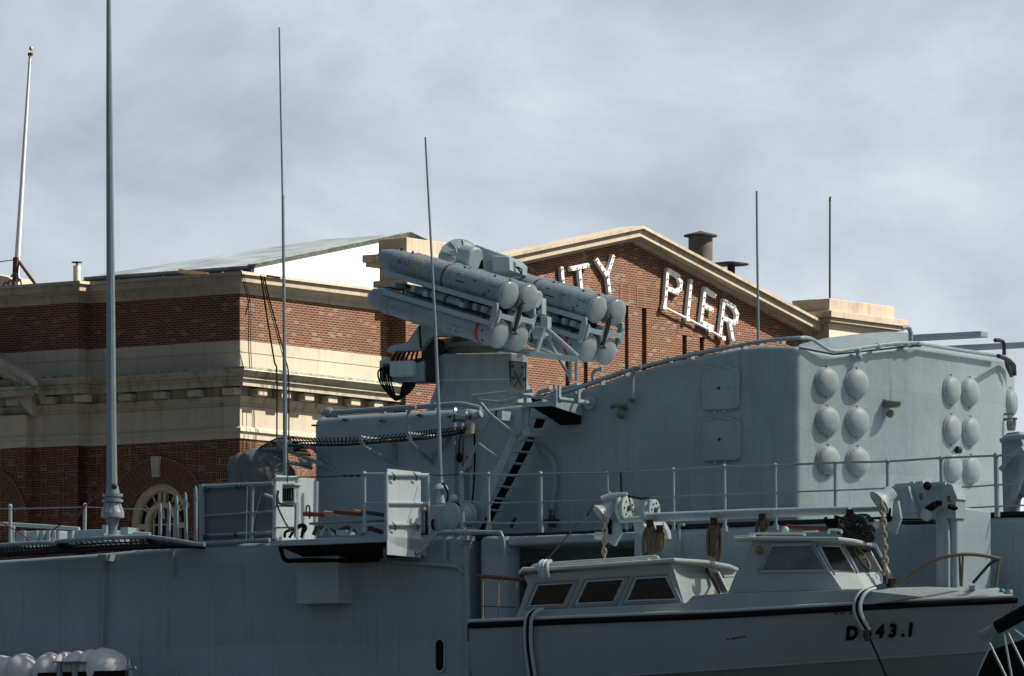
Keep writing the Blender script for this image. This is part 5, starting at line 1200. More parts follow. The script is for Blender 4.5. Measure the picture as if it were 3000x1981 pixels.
q = MB(); b_ = s((1291,1475), .9); q.lathe([(.09,0),(.085,.04),(.045,.22),(.04,.26),(.155,.27),(.12,.34),(.05,.38),(.05,.45)], b_, (0,0,1), 20); part(w3, 'insulator_base', q, M['light'])
part(w3, 'feed_cable', MB().tube(smooth_path(sT([(1295,1415),(1304,1425),(1312,1447),(1310,1465),(1306,1472)], .85), 3), .016, 6), M['black'])
w4 = whip('slim whip aerial standing on the sloping deckhouse roof', [(2217,560),(2218,700),(2220,850),(2222,1003)], [.020,.021,.023,.028], 1.9)
part(w4, 'foot', MB().lathe([(.06,0),(.06,.05),(.03,.09)], s((2222,1010),1.9), (0,0,1), 12), M['tube'])
# ================================================================ LADDER AND LADDER PLATFORM
ld = thing('inclined_ladder', 'steep inclined ladder with pale stringer and dark steps against the deckhouse', 'ladder', SH, s((1375,1560),1.2))
dn_, df_ = 1.05, 1.65
q = MB().ext(sT([(1497,1271),(1517,1274),(1397,1560),(1358,1560)], dn_), (0,.04,0)); part(ld, 'stringer', q, M['ship2'], .008, label='near pale stringer')
q = MB().ext(sT([(1547,1280),(1567,1284),(1420,1562),(1398,1562)], df_), (0,.04,0)); part(ld, 'stringer', q, M['black'], label='far black stringer')
ztop_l = s((1515,1288),dn_); 
for k in range(9):
    t_ = k/8; a = s((lerp(1512,1388,t_), lerp(1287,1562,t_)), dn_+.04)
    q = MB().box((a.x, dn_+.04, a.z-.02), (a.x+.16, df_, a.z+.01)); part(ld, 'step', q, M['ship'])
q = MB().tube(sT([(1438,1222),(1400,1299),(1357,1378)], dn_), .032, 8); part(ld, 'handrail', q, M['tube']); 
part(ld, 'handrail_stay', MB().tube(sT([(1400,1299),(1459,1342)], dn_), .03, 8), M['tube'])
part(ld, 'handrail', MB().tube(smooth_path(sT([(1405,1178),(1420,1195),(1436,1214),(1503,1268),(1512,1274),(1524,1270),(1530,1256),(1531,1195)], dn_-.02), 2), .035, 8), M['tube'])
a = s((1530,1278),1.0); b = s((1583,1253),1.0)
part(ld, 'landing', MB().box((a.x,1.0,a.z),(b.x-.25,1.7,b.z)), M['ship'], .01)
q = MB().ext(sT([(1538,1190),(1552,1192),(1545,1252),(1532,1252)], 1.02), (0,.04,0)); part(ld, 'stringer', q, M['ship2'])
q = MB().ext(sT([(1572,1225),(1597,1225),(1585,1254),(1562,1254)], df_), (0,.04,0)); part(ld, 'stringer', q, M['black'])
part(ld, 'step', MB().box(s((1548,1224),1.05), s((1560,1221),1.05)+Vector((.1,.6,0))), M['ship'])
lp_ = thing('ladder_platform', 'small grated platform at the ladder head with a black underside', 'platform', SH, s((1600,1185),1.4))
dA = .95
a = s((1533,1190),dA); b = s((1623,1178),dA)
zt_ = (a.z+b.z)/2
part(lp_, 'grating', MB().box((a.x,dA,zt_-.04),(b.x,2.0,zt_+.02)), M['deckdark'])
part(lp_, 'front_lip', MB().box((a.x,dA-.02,zt_-.05),(b.x,dA-.001,zt_+.04)), M['ship'])
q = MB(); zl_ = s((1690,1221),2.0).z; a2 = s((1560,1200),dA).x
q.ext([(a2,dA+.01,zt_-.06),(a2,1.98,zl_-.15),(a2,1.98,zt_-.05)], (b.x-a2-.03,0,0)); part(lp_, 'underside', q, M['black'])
q = MB().ext([(b.x-.02,dA-.02,zt_-.06),(b.x-.02,1.99,zl_),(b.x-.02,1.99,zt_+.1),(b.x-.02,dA-.02,zt_+.04)], (.04,0,0)); part(lp_, 'bracket', q, M['ship2'])
for pts, r_ in (([(1385,1160),(1440,1154),(1491,1148)],.03),([(1395,1172),(1460,1178),(1535,1184)],.028),([(1491,1155),(1560,1163),(1620,1168)],.03),([(1490,1152),(1491,1144)],.03),([(1401,1162),(1400,1172)],.02),([(1460,1180),(1500,1172),(1540,1160)],.03),([(1538,1158),(1540,1186)],.04),([(1570,1168),(1580,1150),(1600,1144),(1612,1140)],.045)):
    part(lp_, 'rail_bar', MB().tube(sT(pts, dA), r_, 8), M['ship2'])
part(lp_, 'rail_plate', MB().box(s((1491,1154),dA-.02), s((1560,1150),dA-.02)+Vector((0,.05,.06))), M['light'])
for x0_, x1_, y0_ in ((1620,1626,1128),(1633,1638,1130),(1681,1686,1146),(1690,1695,1146)):
    a = s((x0_,1180),dA+.0); b = s((x1_,y0_),dA+.0); part(lp_, 'bracket_post', MB().box((a.x,dA,a.z),(b.x,dA+.08,b.z)), M['ship2'])
part(lp_, 'stay_tube', MB().tube([s((1638,1170),dA), s((1690,1176),1.2), s((1728,1180),1.9)], .045, 8), M['light'])
q = MB().lathe([(.13,0),(.13,.04)], s((1728,1180),1.95), (0,-1,0), 16); part(lp_, 'pad', q, M['ship'])
q = MB().ext(sT([(1622,1180),(1620,1142),(1690,1122),(1692,1180)], 2.6), (0,.3,0)); part(lp_, 'back_plate', q, M['ship'])
# searchlight
sp_ = s((1372,1222),1.6); t = thing('searchlight', 'polished steel cylindrical searchlight above the end of the net', 'searchlight', SH, sp_)
a = s((1330,1214),1.4); b = s((1370,1220),1.5); ax = (b-a).normalized()
part(t, 'barrel', MB().lathe([(.14,0),(.155,.0),(.155,.02),(.125,.06),(.12,.24),(.09,.27)], a, ax, 24), M['steel'])
part(t, 'knob', MB().lathe([(.06,0),(.06,.05)], b+ax*.03, ax, 12), M['dark'])
part(t, 'bracket', MB().tube(smooth_path(sT([(1378,1228),(1384,1222),(1395,1218),(1410,1212)], 1.7),3), .07, 8), M['ship2'])
part(t, 'lamp_bowl', MB().lathe([(.02,-.25),(.09,-.2),(.1,-.05),(.11,0)], s((1376,1240),1.6), (0,0,1), 16), mat('cream_bowl', (.45,.42,.33), .4))
# floodlight
t = thing('floodlight', 'box floodlight with black face on the platform rail in front of a pale dodger', 'floodlight', SH, s((841,1480),-1.4))
c = s((842,1450),-1.45)
part(t, 'housing', MB().box(s((825,1478),-1.45), s((862,1420),-1.45)+Vector((0,.2,0))), M['trim'], .03)
part(t, 'hood', MB().box(s((825,1425),-1.5), s((864,1415),-1.5)+Vector((0,.25,0))), M['trim'], .03)
part(t, 'lens', MB().box(s((827,1467),-1.475), s((857,1430),-1.475)+Vector((0,.05,0))), M['black'], .01)
q = MB()
for k in range(4): a = s((832+k*7,1464),-1.49); q.cyl(a, a+Vector((0,0,.19)), .008, 5)
part(t, 'guard', q, M['plate'])
part(t, 'hook', MB().tube(sT([(842,1414),(841,1404),(843,1396),(843,1300)], -1.4), .012, 6), M['dark'])
part(t, 'yoke', MB().tube(sT([(815,1437),(812,1455),(816,1474),(838,1482),(862,1482)], -1.42), .025, 6), M['plate'])
part(t, 'cable', MB().tube(smooth_path(sT([(812,1455),(812,1478),(820,1500),(835,1530),(852,1558)], -1.42),3), .018, 6), M['plate'])
for lb, pts in (('black hose loop lying at the left end of the platform', [(834,1575),(836,1560),(850,1553),(866,1547),(880,1538),(893,1540),(896,1550),(888,1562),(882,1575)]), ('second black hose curl on the platform', [(848,1575),(858,1560),(874,1546),(886,1541),(889,1550),(884,1565)])):
    solo('hose', MB().tube(smooth_path(sT(pts, -1.15), 4), .028, 8), M['black'], lb, 'hose', SH)
solo('hose_hook', MB().tube(smooth_path(sT([(897,1500),(897,1488),(902,1481),(907,1487),(907,1520)], -1.0),3), .016, 6), M['dark'], 'small dark hook shaped pipe in front of the left dodger', 'hook', SH)
# rack with poles
t = thing('pole_rack', 'low steel rack on the platform carrying red and yellow poles', 'rack', SH, s((1010,1565),-.8))
q = MB(); a = s((905,1538),-.9); b = s((1125,1522),-.9); q.box((a.x,-.9,a.z),(b.x,-.8,b.z)); part(t, 'frame', q, M['plate'], .01)
for x in (952,1034): part(t, 'leg', MB().tube(sT([(x-14,1568),(x+4,1540),(x+24,1568)], -.9), .03, 6), M['tube'])
part(t, 'machinery', MB().tube(sT([(920,1568),(928,1545),(960,1548),(985,1560),(1020,1545),(1060,1562),(1085,1548),(1120,1560)], -.7), .05, 6), M['dark'])
part(t, 'machinery', MB().box(s((985,1567),-.8), s((1015,1552),-.8)+Vector((0,.3,0))), M['ship2'])
for lb, x0_, y0_, x1_, y1_, m_, r_ in (('dull red pole, left end of the row on the rack',890,1506,950,1508,'brown',.045),('yellow sleeved pole between the two red ones on the rack',949,1503,985,1507,'wood',.045),('longest dull red pole on the rack',979,1500,1064,1507,'brown',.045),('dark pole on the rack running behind the end dodger',1060,1500,1127,1509,'dark',.04),('yellow ended pole near the rack centre',1038,1498,1062,1502,'yellow',.035)):
    solo('pole', MB().tube(sT([(x0_,y0_),(x1_,y1_)], -.95), r_, 8), M[m_], lb, 'pole', SH, group='poles stacked on the rack')
# locker and fan by the whip base
t = thing('deck_locker', 'square grey locker under the leaning whip aerial base', 'locker', SH, s((1300,1555),.7))
part(t, 'locker', MB().box(s((1262,1555),.7), s((1318,1478),.7)+Vector((0,.6,0))), M['ship2'], .03)
part(t, 'handle', MB().tube(sT([(1269,1522),(1266,1530),(1267,1545),(1271,1550)], .66), .025, 6), M['black'])
t = thing('vent_fan', 'round grey fan drum standing between locker and rail end', 'fan', SH, s((1345,1555),.6))
a = s((1322,1512),.5); b = s((1374,1510),.9); ax = (b-a).normalized()
part(t, 'drum', MB().lathe([(.2,-.02),(.25,0),(.25,.06),(.22,.08),(.22,.34),(.25,.36),(.25,.42),(.2,.44)], a, ax, 28), M['ship2'])
part(t, 'strap', MB().lathe([(.255,.07),(.262,.08),(.262,.1),(.255,.11)], a, ax, 28), M['black']); part(t, 'foot', MB().box(s((1330,1560),.5), s((1370,1545),.5)+Vector((0,.3,0))), M['ship2'])
part(t, 'cap', MB().lathe([(.06,0),(.08,.04),(.05,.12)], s((1330,1468),.6), (0,0,1), 12), M['light'])
t = thing('gauge_board', 'narrow wooden framed gauge hanging behind the end dodger rail', 'gauge', SH, s((1242,1568),-.5))
part(t, 'board', MB().box(s((1233,1568),-.45), s((1252,1486),-.45)+Vector((0,.03,0))), M['deckdark']); part(t, 'frame', MB().box(s((1234,1502),-.47), s((1252,1484),-.47)+Vector((0,.02,0))), M['brownwood']); part(t, 'dial', MB().ball(s((1242,1493),-.5), .05, 8), M['wood'])
q = MB()
for x in (1236,1240,1244): q.tube(sT([(x,1500),(x-1,1562)], -.49), .008, 5)
part(t, 'tube', q, M['tube'])
# canvas covered object
def blob(P0, d0, d1, m, name, label, cat):
    pass
t = thing('canvas_cover', 'crumpled grey canvas cover over tall deck gear behind the dodgers', 'cover', SH, s((755,1590),1.2))
rings = [(1330,806,716,.10),(1322,815,705,.3),(1340,818,703,.40),(1352,822,701,.45),(1380,835,697,.5),(1410,842,695,.52),(1450,838,697,.5),(1500,820,705,.46),(1550,800,715,.42),(1595,790,722,.4)]
q = MB(); nseg = 36; vs = []; random.seed(11)
off = [random.uniform(-.05,.05) for _ in range(nseg)]
for i, (y, xr, xl, dd) in enumerate([(1321,790,735,.18)] + rings[2:]):
    a = s((xl,y),1.5); b = s((xr,y),1.5); cx = (a.x+b.x)/2; rx = (b.x-a.x)/2
    for k in range(nseg):
        an = 2*math.pi*k/nseg; f_ = 1 + off[k]*1.6*min(i,4)/4 + .035*math.sin(5*an+i*.9) + .02*math.sin(11*an-i*1.7)
        ce, se = math.cos(an), math.sin(an); pe = .5
        vs.append(Vector((cx + rx*f_*math.copysign(abs(ce)**pe, ce), 1.5 + dd*f_*math.copysign(abs(se)**pe, se), a.z + (.04*math.sin(3*an+1) if i < 3 else 0))))
nr = len(vs)//nseg
q.add(vs, [(i*nseg+k, i*nseg+(k+1)%nseg, (i+1)*nseg+(k+1)%nseg, (i+1)*nseg+k) for i in range(nr-1) for k in range(nseg)] + [tuple(range(nseg))], True)
cvr = part(t, 'canvas', q, M['canvas'], sharp=80); 
sd_ = cvr.modifiers.new('sub', 'SUBSURF'); sd_.levels = 2; sd_.render_levels = 2
tx = bpy.data.textures.new('folds', 'CLOUDS'); tx.noise_scale = .35; tx.noise_depth = 3
dm = cvr.modifiers.new('fold', 'DISPLACE'); dm.texture = tx; dm.strength = .22; dm.mid_level = .5; dm.texture_coords = 'LOCAL'; tx2 = bpy.data.textures.new('creases', 'CLOUDS'); tx2.noise_scale = .14; tx2.noise_depth = 2; dm2 = cvr.modifiers.new('crease', 'DISPLACE'); dm2.texture = tx2; dm2.strength = .09; dm2.texture_coords = 'LOCAL'
part(t, 'tie_rope', MB().tube(sT([(768,1440),(745,1520),(738,1560)], 1.0), .012, 5), M['tube'])
# life raft canisters bottom left
def raft(label, x0, x1, bumps, yt, ytop_):
    pass
RFd = -1.1; TAB = {}
def raft(label, tab, cy=1975):
    # tab of (px, top y): silhouette of a horizontal lathe
    a = s((tab[0][0], cy), RFd); prof = []
    for x, y in tab: p = s((x, y), RFd); c_ = s((x, cy), RFd); prof.append((max(.01, p.z-c_.z), p.x-a.x))
    t = thing('life_raft', label, 'life raft', SH, a-Vector((0,0,.4)), 'white life raft canisters at bottom left')
    part(t, 'shell', MB().lathe(prof, a, (1,0,0), 32), M['raft'], sharp=60); t['_n'] = 0; del t['_n']; TAB[t] = tab; return t, a
def bump(x0, x1, top, edge, n=7): return [(lerp(x0,x1,i/(n-1)), edge + (top-edge)*math.sin(math.pi*i/(n-1))**.7) for i in range(n)]
def dome_r(x0, x1, top, cy=1975, n=9): return [(x0+(x1-x0)*math.sin(math.pi/2*i/(n-1)), cy-(cy-top)*math.cos(math.pi/2*i/(n-1))) for i in range(n)]
ta, aa = raft('white life raft canister with rounded end, right of the rack post', [(205,1980)]+[(206,1925)] + bump(208,252,1907,1922) + bump(254,283,1903,1915) + bump(284,300,1903,1910)[:4] + dome_r(300,376,1900))
tb, ab = raft('white life raft canister behind the T shaped rack post', [(106,1978),(108,1960)] + bump(114,180,1912,1945) + bump(182,204,1911,1922))
tcn, ac = raft('white life raft canister cut by the left edge', [(-60,1940)] + bump(-55,44,1921,1935) + [(46,1925)] + dome_r(62,112,1917))
for tt, xs in ((ta,(252,284)),(tb,(113,181)),(tcn,(45,))):
    for x in xs: 
        c_ = s((x,1975),RFd); rr_ = s((x,itab(TAB[tt],x)),RFd).z-c_.z; part(tt, 'strap', MB().lathe([(rr_-.03,-.008),(rr_+.004,-.007),(rr_+.004,.007),(rr_-.03,.008)], c_, (1,.1,0), 32), M['black'])
t = thing('raft_rack', 'dark rack with a T shaped pale post holding the life rafts', 'rack', SH, s((240,1990),-1.2))
part(t, 'cradle', MB().box(s((110,1990),-1.58), s((366,1964),-1.58)+Vector((0,.1,0))), M['black'], label='black cradle')
part(t, 'top_bar', MB().box(s((152,1942),-1.75), s((236,1935),-1.75)+Vector((0,.5,0))), M['light'], .01)
for x in (171, 216): part(t, 'post', MB().box(s((x-5,2010),-1.7), s((x+5,1940),-1.7)+Vector((0,.08,0))), M['tube'])
part(t, 'stay', MB().tube(sT([(375,1920),(377,1990)], -1.2), .03, 6), M['tube']); part(t, 'stay', MB().tube(sT([(334,1978),(345,1970),(398,1956)], -1.4), .03, 6), M['tube'])
# right edge bracket structure
t = thing('steel_bracket', 'dark grey leaning plate bracket with struts at the right edge', 'frame', SH, s((2965,1510),1.0))
q = MB().ext(sT([(2932,1290),(2938,1278),(2950,1268),(2985,1263),(3000,1310),(3060,1420),(3060,1520),(3000,1520),(3000,1462),(2985,1447),(2975,1462),(2968,1510),(2938,1512),(2934,1400)], .8), (0,.25,0)); part(t, 'plate', q, M['hull'], .03, 3)
part(t, 'strut', MB().tube(sT([(2934,1378),(2965,1338),(3000,1315)], .6), .07, 8), M['hull']); part(t, 'strut', MB().tube(sT([(2950,1500),(2975,1440),(2990,1390),(3015,1330)], .6), .08, 8), M['hull'])
part(t, 'lip', MB().tube(sT([(2932,1292),(2950,1284),(2985,1278),(3010,1282)], .7), .05, 8), M['ship'])
# ================================================================ SHIP'S BOAT
dC = -2.65     # centreline of the boat
GYT = [(1374,1826),(1700,1812),(2100,1797),(2400,1780),(2704,1763),(2969,1752),(2985,1758)]
KYT = [(1385,2003),(1700,1988),(2100,1962),(2544,1930),(2700,1921),(2881,1908),(2900,1905)]
def dg(x):
    t = max(0, (x-2250)/735.0); t2 = max(0, (1480-x)/110.0); return -4.05 + 1.4*min(1,t)**2.0 + .10*t2**2
def dk(x):
    t = max(0, (x-2050)/850.0); return -3.86 + 1.21*min(1,t)**1.8
def yg(x): return itab(GYT, x)
def yk(x): return itab(KYT, x)
bt = thing('ships_boat', 'grey covered ship\'s motor boat with a black rubbing strake hanging outboard', 'boat', SH, s((2100,2000), dC))
NS = 26
st = []
for i in range(NS+1):
    t = i/NS; t = t**.92
    xg = lerp(1374, 2978, t); xk = lerp(1385, 2884, t)
    G = s((xg, yg(xg)+14), dg(xg)); Kp = s((xk, yk(xk)), dk(xk))
    kd = dC; Kl = s((lerp(1480, 2850, t), lerp(2150, 2010, t**3)), kd)
    if i == NS: G = s((2972, 1772), dC-.02); Kp = s((2889,1906), dC-.01); Kl = s((2850, 2000), dC)
    m1 = G.lerp(Kp, .5) + Vector((0, .0, 0)) ; m1.y += -.05 + .14*max(0,t-.6)
    far = lambda p: Vector((p.x, 2*dC-p.y, p.z))
    st.append([G, m1, Kp, Kp.lerp(Kl,.5)+Vector((0,-.05,-.1)), Kl, far(Kp.lerp(Kl,.5)), far(Kp), far(m1), far(G)])
n = 9
q = MB(); vs = [p for r_ in st for p in r_]
fs_top = [(i*n+k, i*n+k+1, (i+1)*n+k+1, (i+1)*n+k) for i in range(NS) for k in (0,1,6,7)]
q.add(vs, fs_top, True); q.add([p for p in st[0]], [tuple(range(9))]); hull_b = part(bt, 'hull', q, M['boat'], sharp=40)
q = MB(); q.add([v+Vector((0,.0,0)) for v in vs], [(i*n+k, i*n+k+1, (i+1)*n+k+1, (i+1)*n+k) for i in range(NS) for k in (2,3,4,5)], True); part(bt, 'bottom', q, M['boatlow'])
part(bt, 'chine', MB().tube([r_[2]+Vector((0,-.01,0)) for r_ in st], .022, 6), M['boat'])
# deck
q = MB(); dk_ = [r_[0]+Vector((0,0,.12)) for r_ in st]; dk2 = [r_[8]+Vector((0,0,.12)) for r_ in st]
q.add(dk_+dk2, [(i, i+1, NS+2+i, NS+1+i) for i in range(NS)]); part(bt, 'deck', q, M['cabin'])
# rubber strake and pale gunwale
sp = [s((x, yg(x)+6), dg(x)-.03) for x in [1374]+[1374+(2965-1374)*i/30 for i in range(1,31)]] + [s((2974,1758), dC-.1), s((2977,1758), dC+.05)]
q = MB(); q.tube(sp, .042, 8); q.tube([p+Vector((0,0,-.025)) for p in sp], .038, 8); part(bt, 'rubbing_strake', q, M['black'])
q = MB().tube([p+Vector((0,.03,.075)) for p in sp[:-2]], .035, 8); part(bt, 'gunwale', q, M['trim'])
# raised trunk above the gunwale
def tk(pts, d, th=.06, name='trunk_side', m='cabin', bev=.012, label=None, par=None):
    P_ = [s(p[:2], d if len(p) < 3 else p[2]) for p in pts]; return part(par or bt, name, MB().ext(P_, (0, th, 0)), M[m], bev, 2, label=label)
tk([(1509,1815),(1520,1790),(2010,1766),(2030,1745),(2135,1738),(2500,1728),(2560,1733),(2700,1748),(2560,1770),(2400,1781),(2100,1796),(1700,1810)], -3.86, .2)
# foredeck hump and bow coaming
q = MB()
A_ = [(2520,1772,-3.7),(2600,1766,-3.55),(2700,1760,-3.4),(2830,1753,-3.1),(2950,1748,-2.8)]
B_ = [(2530,1735,-3.3),(2620,1722,-3.1),(2740,1728,-3.0),(2800,1731,-2.95),(2920,1722,-2.7)]
C_ = [(2640,1728,-1.8),(2720,1719,-1.9),(2800,1722,-2.1),(2870,1726,-2.3),(2925,1722,-2.6)]
P_ = [s(p[:2], p[2]) for p in A_+B_+C_]; q.add(P_, [(i, i+1, 6+i, 5+i) for i in range(4)]+[(5+i, 6+i, 11+i, 10+i) for i in range(4)]+[(4,9,14)], True); part(bt, 'foredeck', q, M['cabin'], sharp=50)
part(bt, 'bow_fitting', MB().ball(s((2936,1734),-2.7), .06, 10), M['green']); part(bt, 'bow_bitt', MB().box(s((2948,1738),-2.7), s((2960,1727),-2.7)+Vector((0,.1,0))), M['cabin'], .01); part(bt, 'bow_bitt', MB().box(s((2838,1728),-2.9), s((2856,1715),-2.9)+Vector((0,.1,0))), M['cabin'], .01)
# ---- aft cabin
dS = -3.75
cab = tk([(1509,1812),(1523,1780),(1545,1712),(1533,1686),(1700,1672),(1958,1652),(1972,1662),(2004,1768),(1760,1785)], dS, .05, 'cabin_side')
tops = [(1533,1684),(1530,1686)]
def winpane(pts, par, d=dS, m='glass', rim='trim', rw=.03):
    P_ = [s(zH(*p) if isinstance(par, str) else p, d-.012) for p in pts]
    q = MB().ext(P_, (0,.01,0)); o = part(cab, 'window', q, M[m])
    c_ = sum(P_, Vector())/4; q = MB(); n_ = len(P_); OUT = [c_+(p-c_)*1.0+Vector((0,-.006,0)) for p in P_]
    q.tube(OUT+[OUT[0]], .016, 6); part(o, 'frame', q, M[rim])
    OUT = [c_+(p-c_)*1.22+Vector((0,0.004,0)) for p in P_]; q = MB().tube(OUT+[OUT[0]], .022, 6); part(o, 'moulding', q, M['boat'])
    return o
for pts in ([(540,1015),(612,848),(892,830),(815,1003)], [(915,997),(1000,820),(1290,800),(1208,983)], [(1312,975),(1390,798),(1622,783),(1705,960)]): winpane(pts, 'H')
# interior curtains/reflections as pale seat shapes behind glass are left to the glass itself
# cabin body (roof, front face)
F0 = s((1966,1658), dS); F1 = s((2158,1672), -1.55)
q = MB(); q.ext([s((1966,1652),dS), s((2004,1768),dS), s((2128,1750),-1.6), s((2160,1672),-1.6)], Vector((.0,.02,.0))+Vector((-.05,0,0))); part(bt, 'cabin_front', q, M['trim'], .01, label='pale front bulkhead of the aft cabin')
rt = [(1517,1672,-3.95),(1530,1665,-3.9),(1700,1655,-3.9),(1930,1638,-3.9),(1975,1634,-3.85),(2070,1640,-3.0),(2140,1652,-2.1),(2165,1664,-1.5)]
P_ = [s(p[:2], p[2]) for p in rt]
zr_ = [p.z for p in P_]
q = MB(); top = P_ + [Vector((P_[-1].x-.4, -1.4, P_[-1].z+.05)), Vector((P_[0].x, -1.4, P_[0].z+.1))]
q.ext(top, (0,0,-.075)); part(bt, 'cabin_roof', q, M['trim'], .03, 3)
q = MB(); q.tube(smooth_path([s(p, -3.6) for p in ((1558,1660),(1575,1655),(1660,1648),(1850,1636),(1918,1631),(1930,1638))], 3), .028, 8)
for x, y in ((1585,1655),(1657,1649),(1703,1646),(1850,1637)): q.tube([s((x,y-2),-3.6), s((x,y+12),-3.6)], .02, 6)
part(bt, 'roof_rail', q, M['trim'])
q = MB(); q.tube(smooth_path([s(p, -3.2) for p in ((1620,1654),(1700,1650),(1800,1644),(1900,1640))], 2), .03, 6); part(bt, 'grab_rail', q, M['cabin'])
# handles, door mirror on the cabin front
q = MB(); p0 = s((2018,1684),-3.2); q.tube([p0, s((2070,1687),-2.6)], .03, 8); q.tube([s((2120,1690),-2.2), s((2150,1688),-1.9)], .025, 8); part(bt, 'grab_handle', q, M['cabin'])
q = MB().ext([s(zH(*p), -2.55) for p in ((1975,735),(2035,740),(2110,895),(2100,912),(2060,915),(1995,800))], (0,.05,0)); o = part(bt, 'door_window', q, M['trim'], .01)
part(o, 'pane', MB().ext([s(zH(*p), -2.57) for p in ((1998,748),(2030,750),(2098,895),(2062,900))], (0,.01,0)), M['glassg'])
part(bt, 'door_edge', MB().tube([s(zH(1940,715),-2.6), s(zH(2045,915),-2.6)], .03, 6), M['brownwood'])
q = MB(); q.lathe([(.05,0),(.08,.03),(.08,.05)], s(zH(2160,920),-3.2), (.3,-1,0), 12); part(bt, 'vent_cap', q, M['brass'])
# ---- wheelhouse
dW = -3.65
wh = tk([(2134,1738),(2205,1585),(2212,1583),(2380,1588),(2382,1600),(2468,1728)], dW, .05, 'wheelhouse_side')
Pw = [s(zI(*p), dW-.012) for p in ((398,618),(690,612),(785,798),(325,803))]
o = part(wh, 'window', MB().ext(Pw, (0,.01,0)), M['glassg']); c_ = sum(Pw, Vector())/4; part(o, 'frame', MB().tube(Pw+[Pw[0]], .016, 6), M['trim'])
OUT = [c_+(p-c_)*1.12 for p in Pw]; part(o, 'moulding', MB().tube(OUT+[OUT[0]], .016, 6), M['cabin'])
part(wh, 'horn', MB().ball(s(zI(308,650), dW-.05), .07, 10), M['brass'])
fr_ = [(380,1590,2462,1722,dW), ]
pA, pA2 = s((2382,1590),dW), s((2466,1724),dW)
pB, pB2 = s((2458,1592),-3.05), s((2540,1700),-3.05)
pC, pC2 = s((2538,1596),-2.1), s((2592,1685),-2.1)
pD, pD2 = s((2568,1598),-1.6), s((2625,1705),-1.6)
def facet(a, b, a2, b2, name, m): 
    return part(bt, name, MB().ext([a, b, b2, a2], (-.03,.03,0)), M[m])
def wall4(p0, p1, q0, q1, wins, z=None):
    facet(p0, q0, p1, q1, 'windscreen_frame', 'trim')
# facets defined by front window lines
f_ = [ (s(zI(700,595),dW), s(zI(865,935),dW)), (s(zI(905,597),-3.2), s(zI(1075,935),-3.2)), (s(zI(1095,600),-2.2), s(zI(1235,880),-2.2)), (s(zI(1160,602),-1.6), s(zI(1300,880),-1.6)) ]
for (a, a2), (b, b2) in zip(f_, f_[1:]): part(bt, 'windscreen_frame', MB().ext([a, b, b2, a2], (-.03,.03,0)), M['trim'])
def onf(k, p):      # picture point on facet k
    (a, a2), (b, b2) = f_[k], f_[k+1]
    n_ = (b-a).cross(a2-a).normalized(); r = SH.ray(p); t = n_.dot(a-SH.o)/n_.dot(r); P_ = SH.o + r*t
    if n_.dot(SH.o-a) < 0: n_ = -n_
    return P_ + n_*.012, n_
for k, pts, m in ((0, [(750,622),(890,625),(1000,812),(840,800)], 'glass2'), (1, [(930,625),(1085,640),(1180,800),(1030,812)], 'glass2'), (2, [(1100,635),(1155,650),(1235,800),(1195,810)], 'glass2')):
    P_ = [onf(k, zI(*p))[0] for p in pts]; nn_ = onf(k, zI(*pts[0]))[1]
    o = part(bt, 'windscreen', MB().ext(P_, nn_*.004), M[m]); part(o, 'frame', MB().tube(P_+[P_[0]], .014, 6), M['steel'])
for p0_, p1_ in (((700,600),(835,830)),((722,600),(858,830)),((905,597),(1020,820)),((1095,625),(1200,810))):
    part(bt, 'pillar', MB().tube([onf(0 if p0_[0] < 900 else 1, zI(*p0_))[0], onf(0 if p0_[0] < 900 else 1, zI(*p1_))[0]], .02, 6), M['steel'])
# clear view screen
cx_, n1_ = onf(1, zI(1055,710)); ring_ = []
for k in range(25):
    an = 2*math.pi*k/24; c0, s0 = math.cos(an), math.sin(an)
    x = 1052 + 42*c0 + 40*s0; y = 712 + 76*s0 + 26*c0; ring_.append(onf(1, zI(x, y))[0]+n1_*.01)
cvs = part(bt, 'clear_view_ring', MB().tube(ring_, .02, 8), M['brass']); part(cvs, 'hub', MB().ball(onf(1, zI(1062,712))[0], .03, 8), M['brass'])
# roof of wheelhouse
rt = [(2152,1575,-3.8),(2200,1572,-3.8),(2455,1573,-3.75),(2510,1580,-3.4),(2545,1588,-2.9),(2566,1596,-2.0),(2566,1592,-1.5)]
P_ = [s(p[:2], p[2]) for p in rt]; top = P_ + [Vector((P_[0].x+.1, -1.4, P_[0].z+.08))]
zt_r = max(p.z for p in P_); q = MB().ext(top, (0,0,-.07)); part(bt, 'wheelhouse_roof', q, M['trim'], .025, 3)
q = MB()
for pts in ([(245,545),(262,530),(600,528),(640,545)], [(810,530),(815,508),(830,500),(880,503),(905,512),(905,530)]): q.tube(smooth_path([s(zI(*p), -3.5) for p in pts], 3), .025, 6)
part(bt, 'roof_rail', q, M['trim'])
q = MB(); q.ball(s(zI(500,505),-3.3), .07, 8); q.box(s(zI(620,520),-3.0), s(zI(730,505),-3.0)+Vector((0,.2,0))); part(bt, 'roof_vent', q, M['trim'])
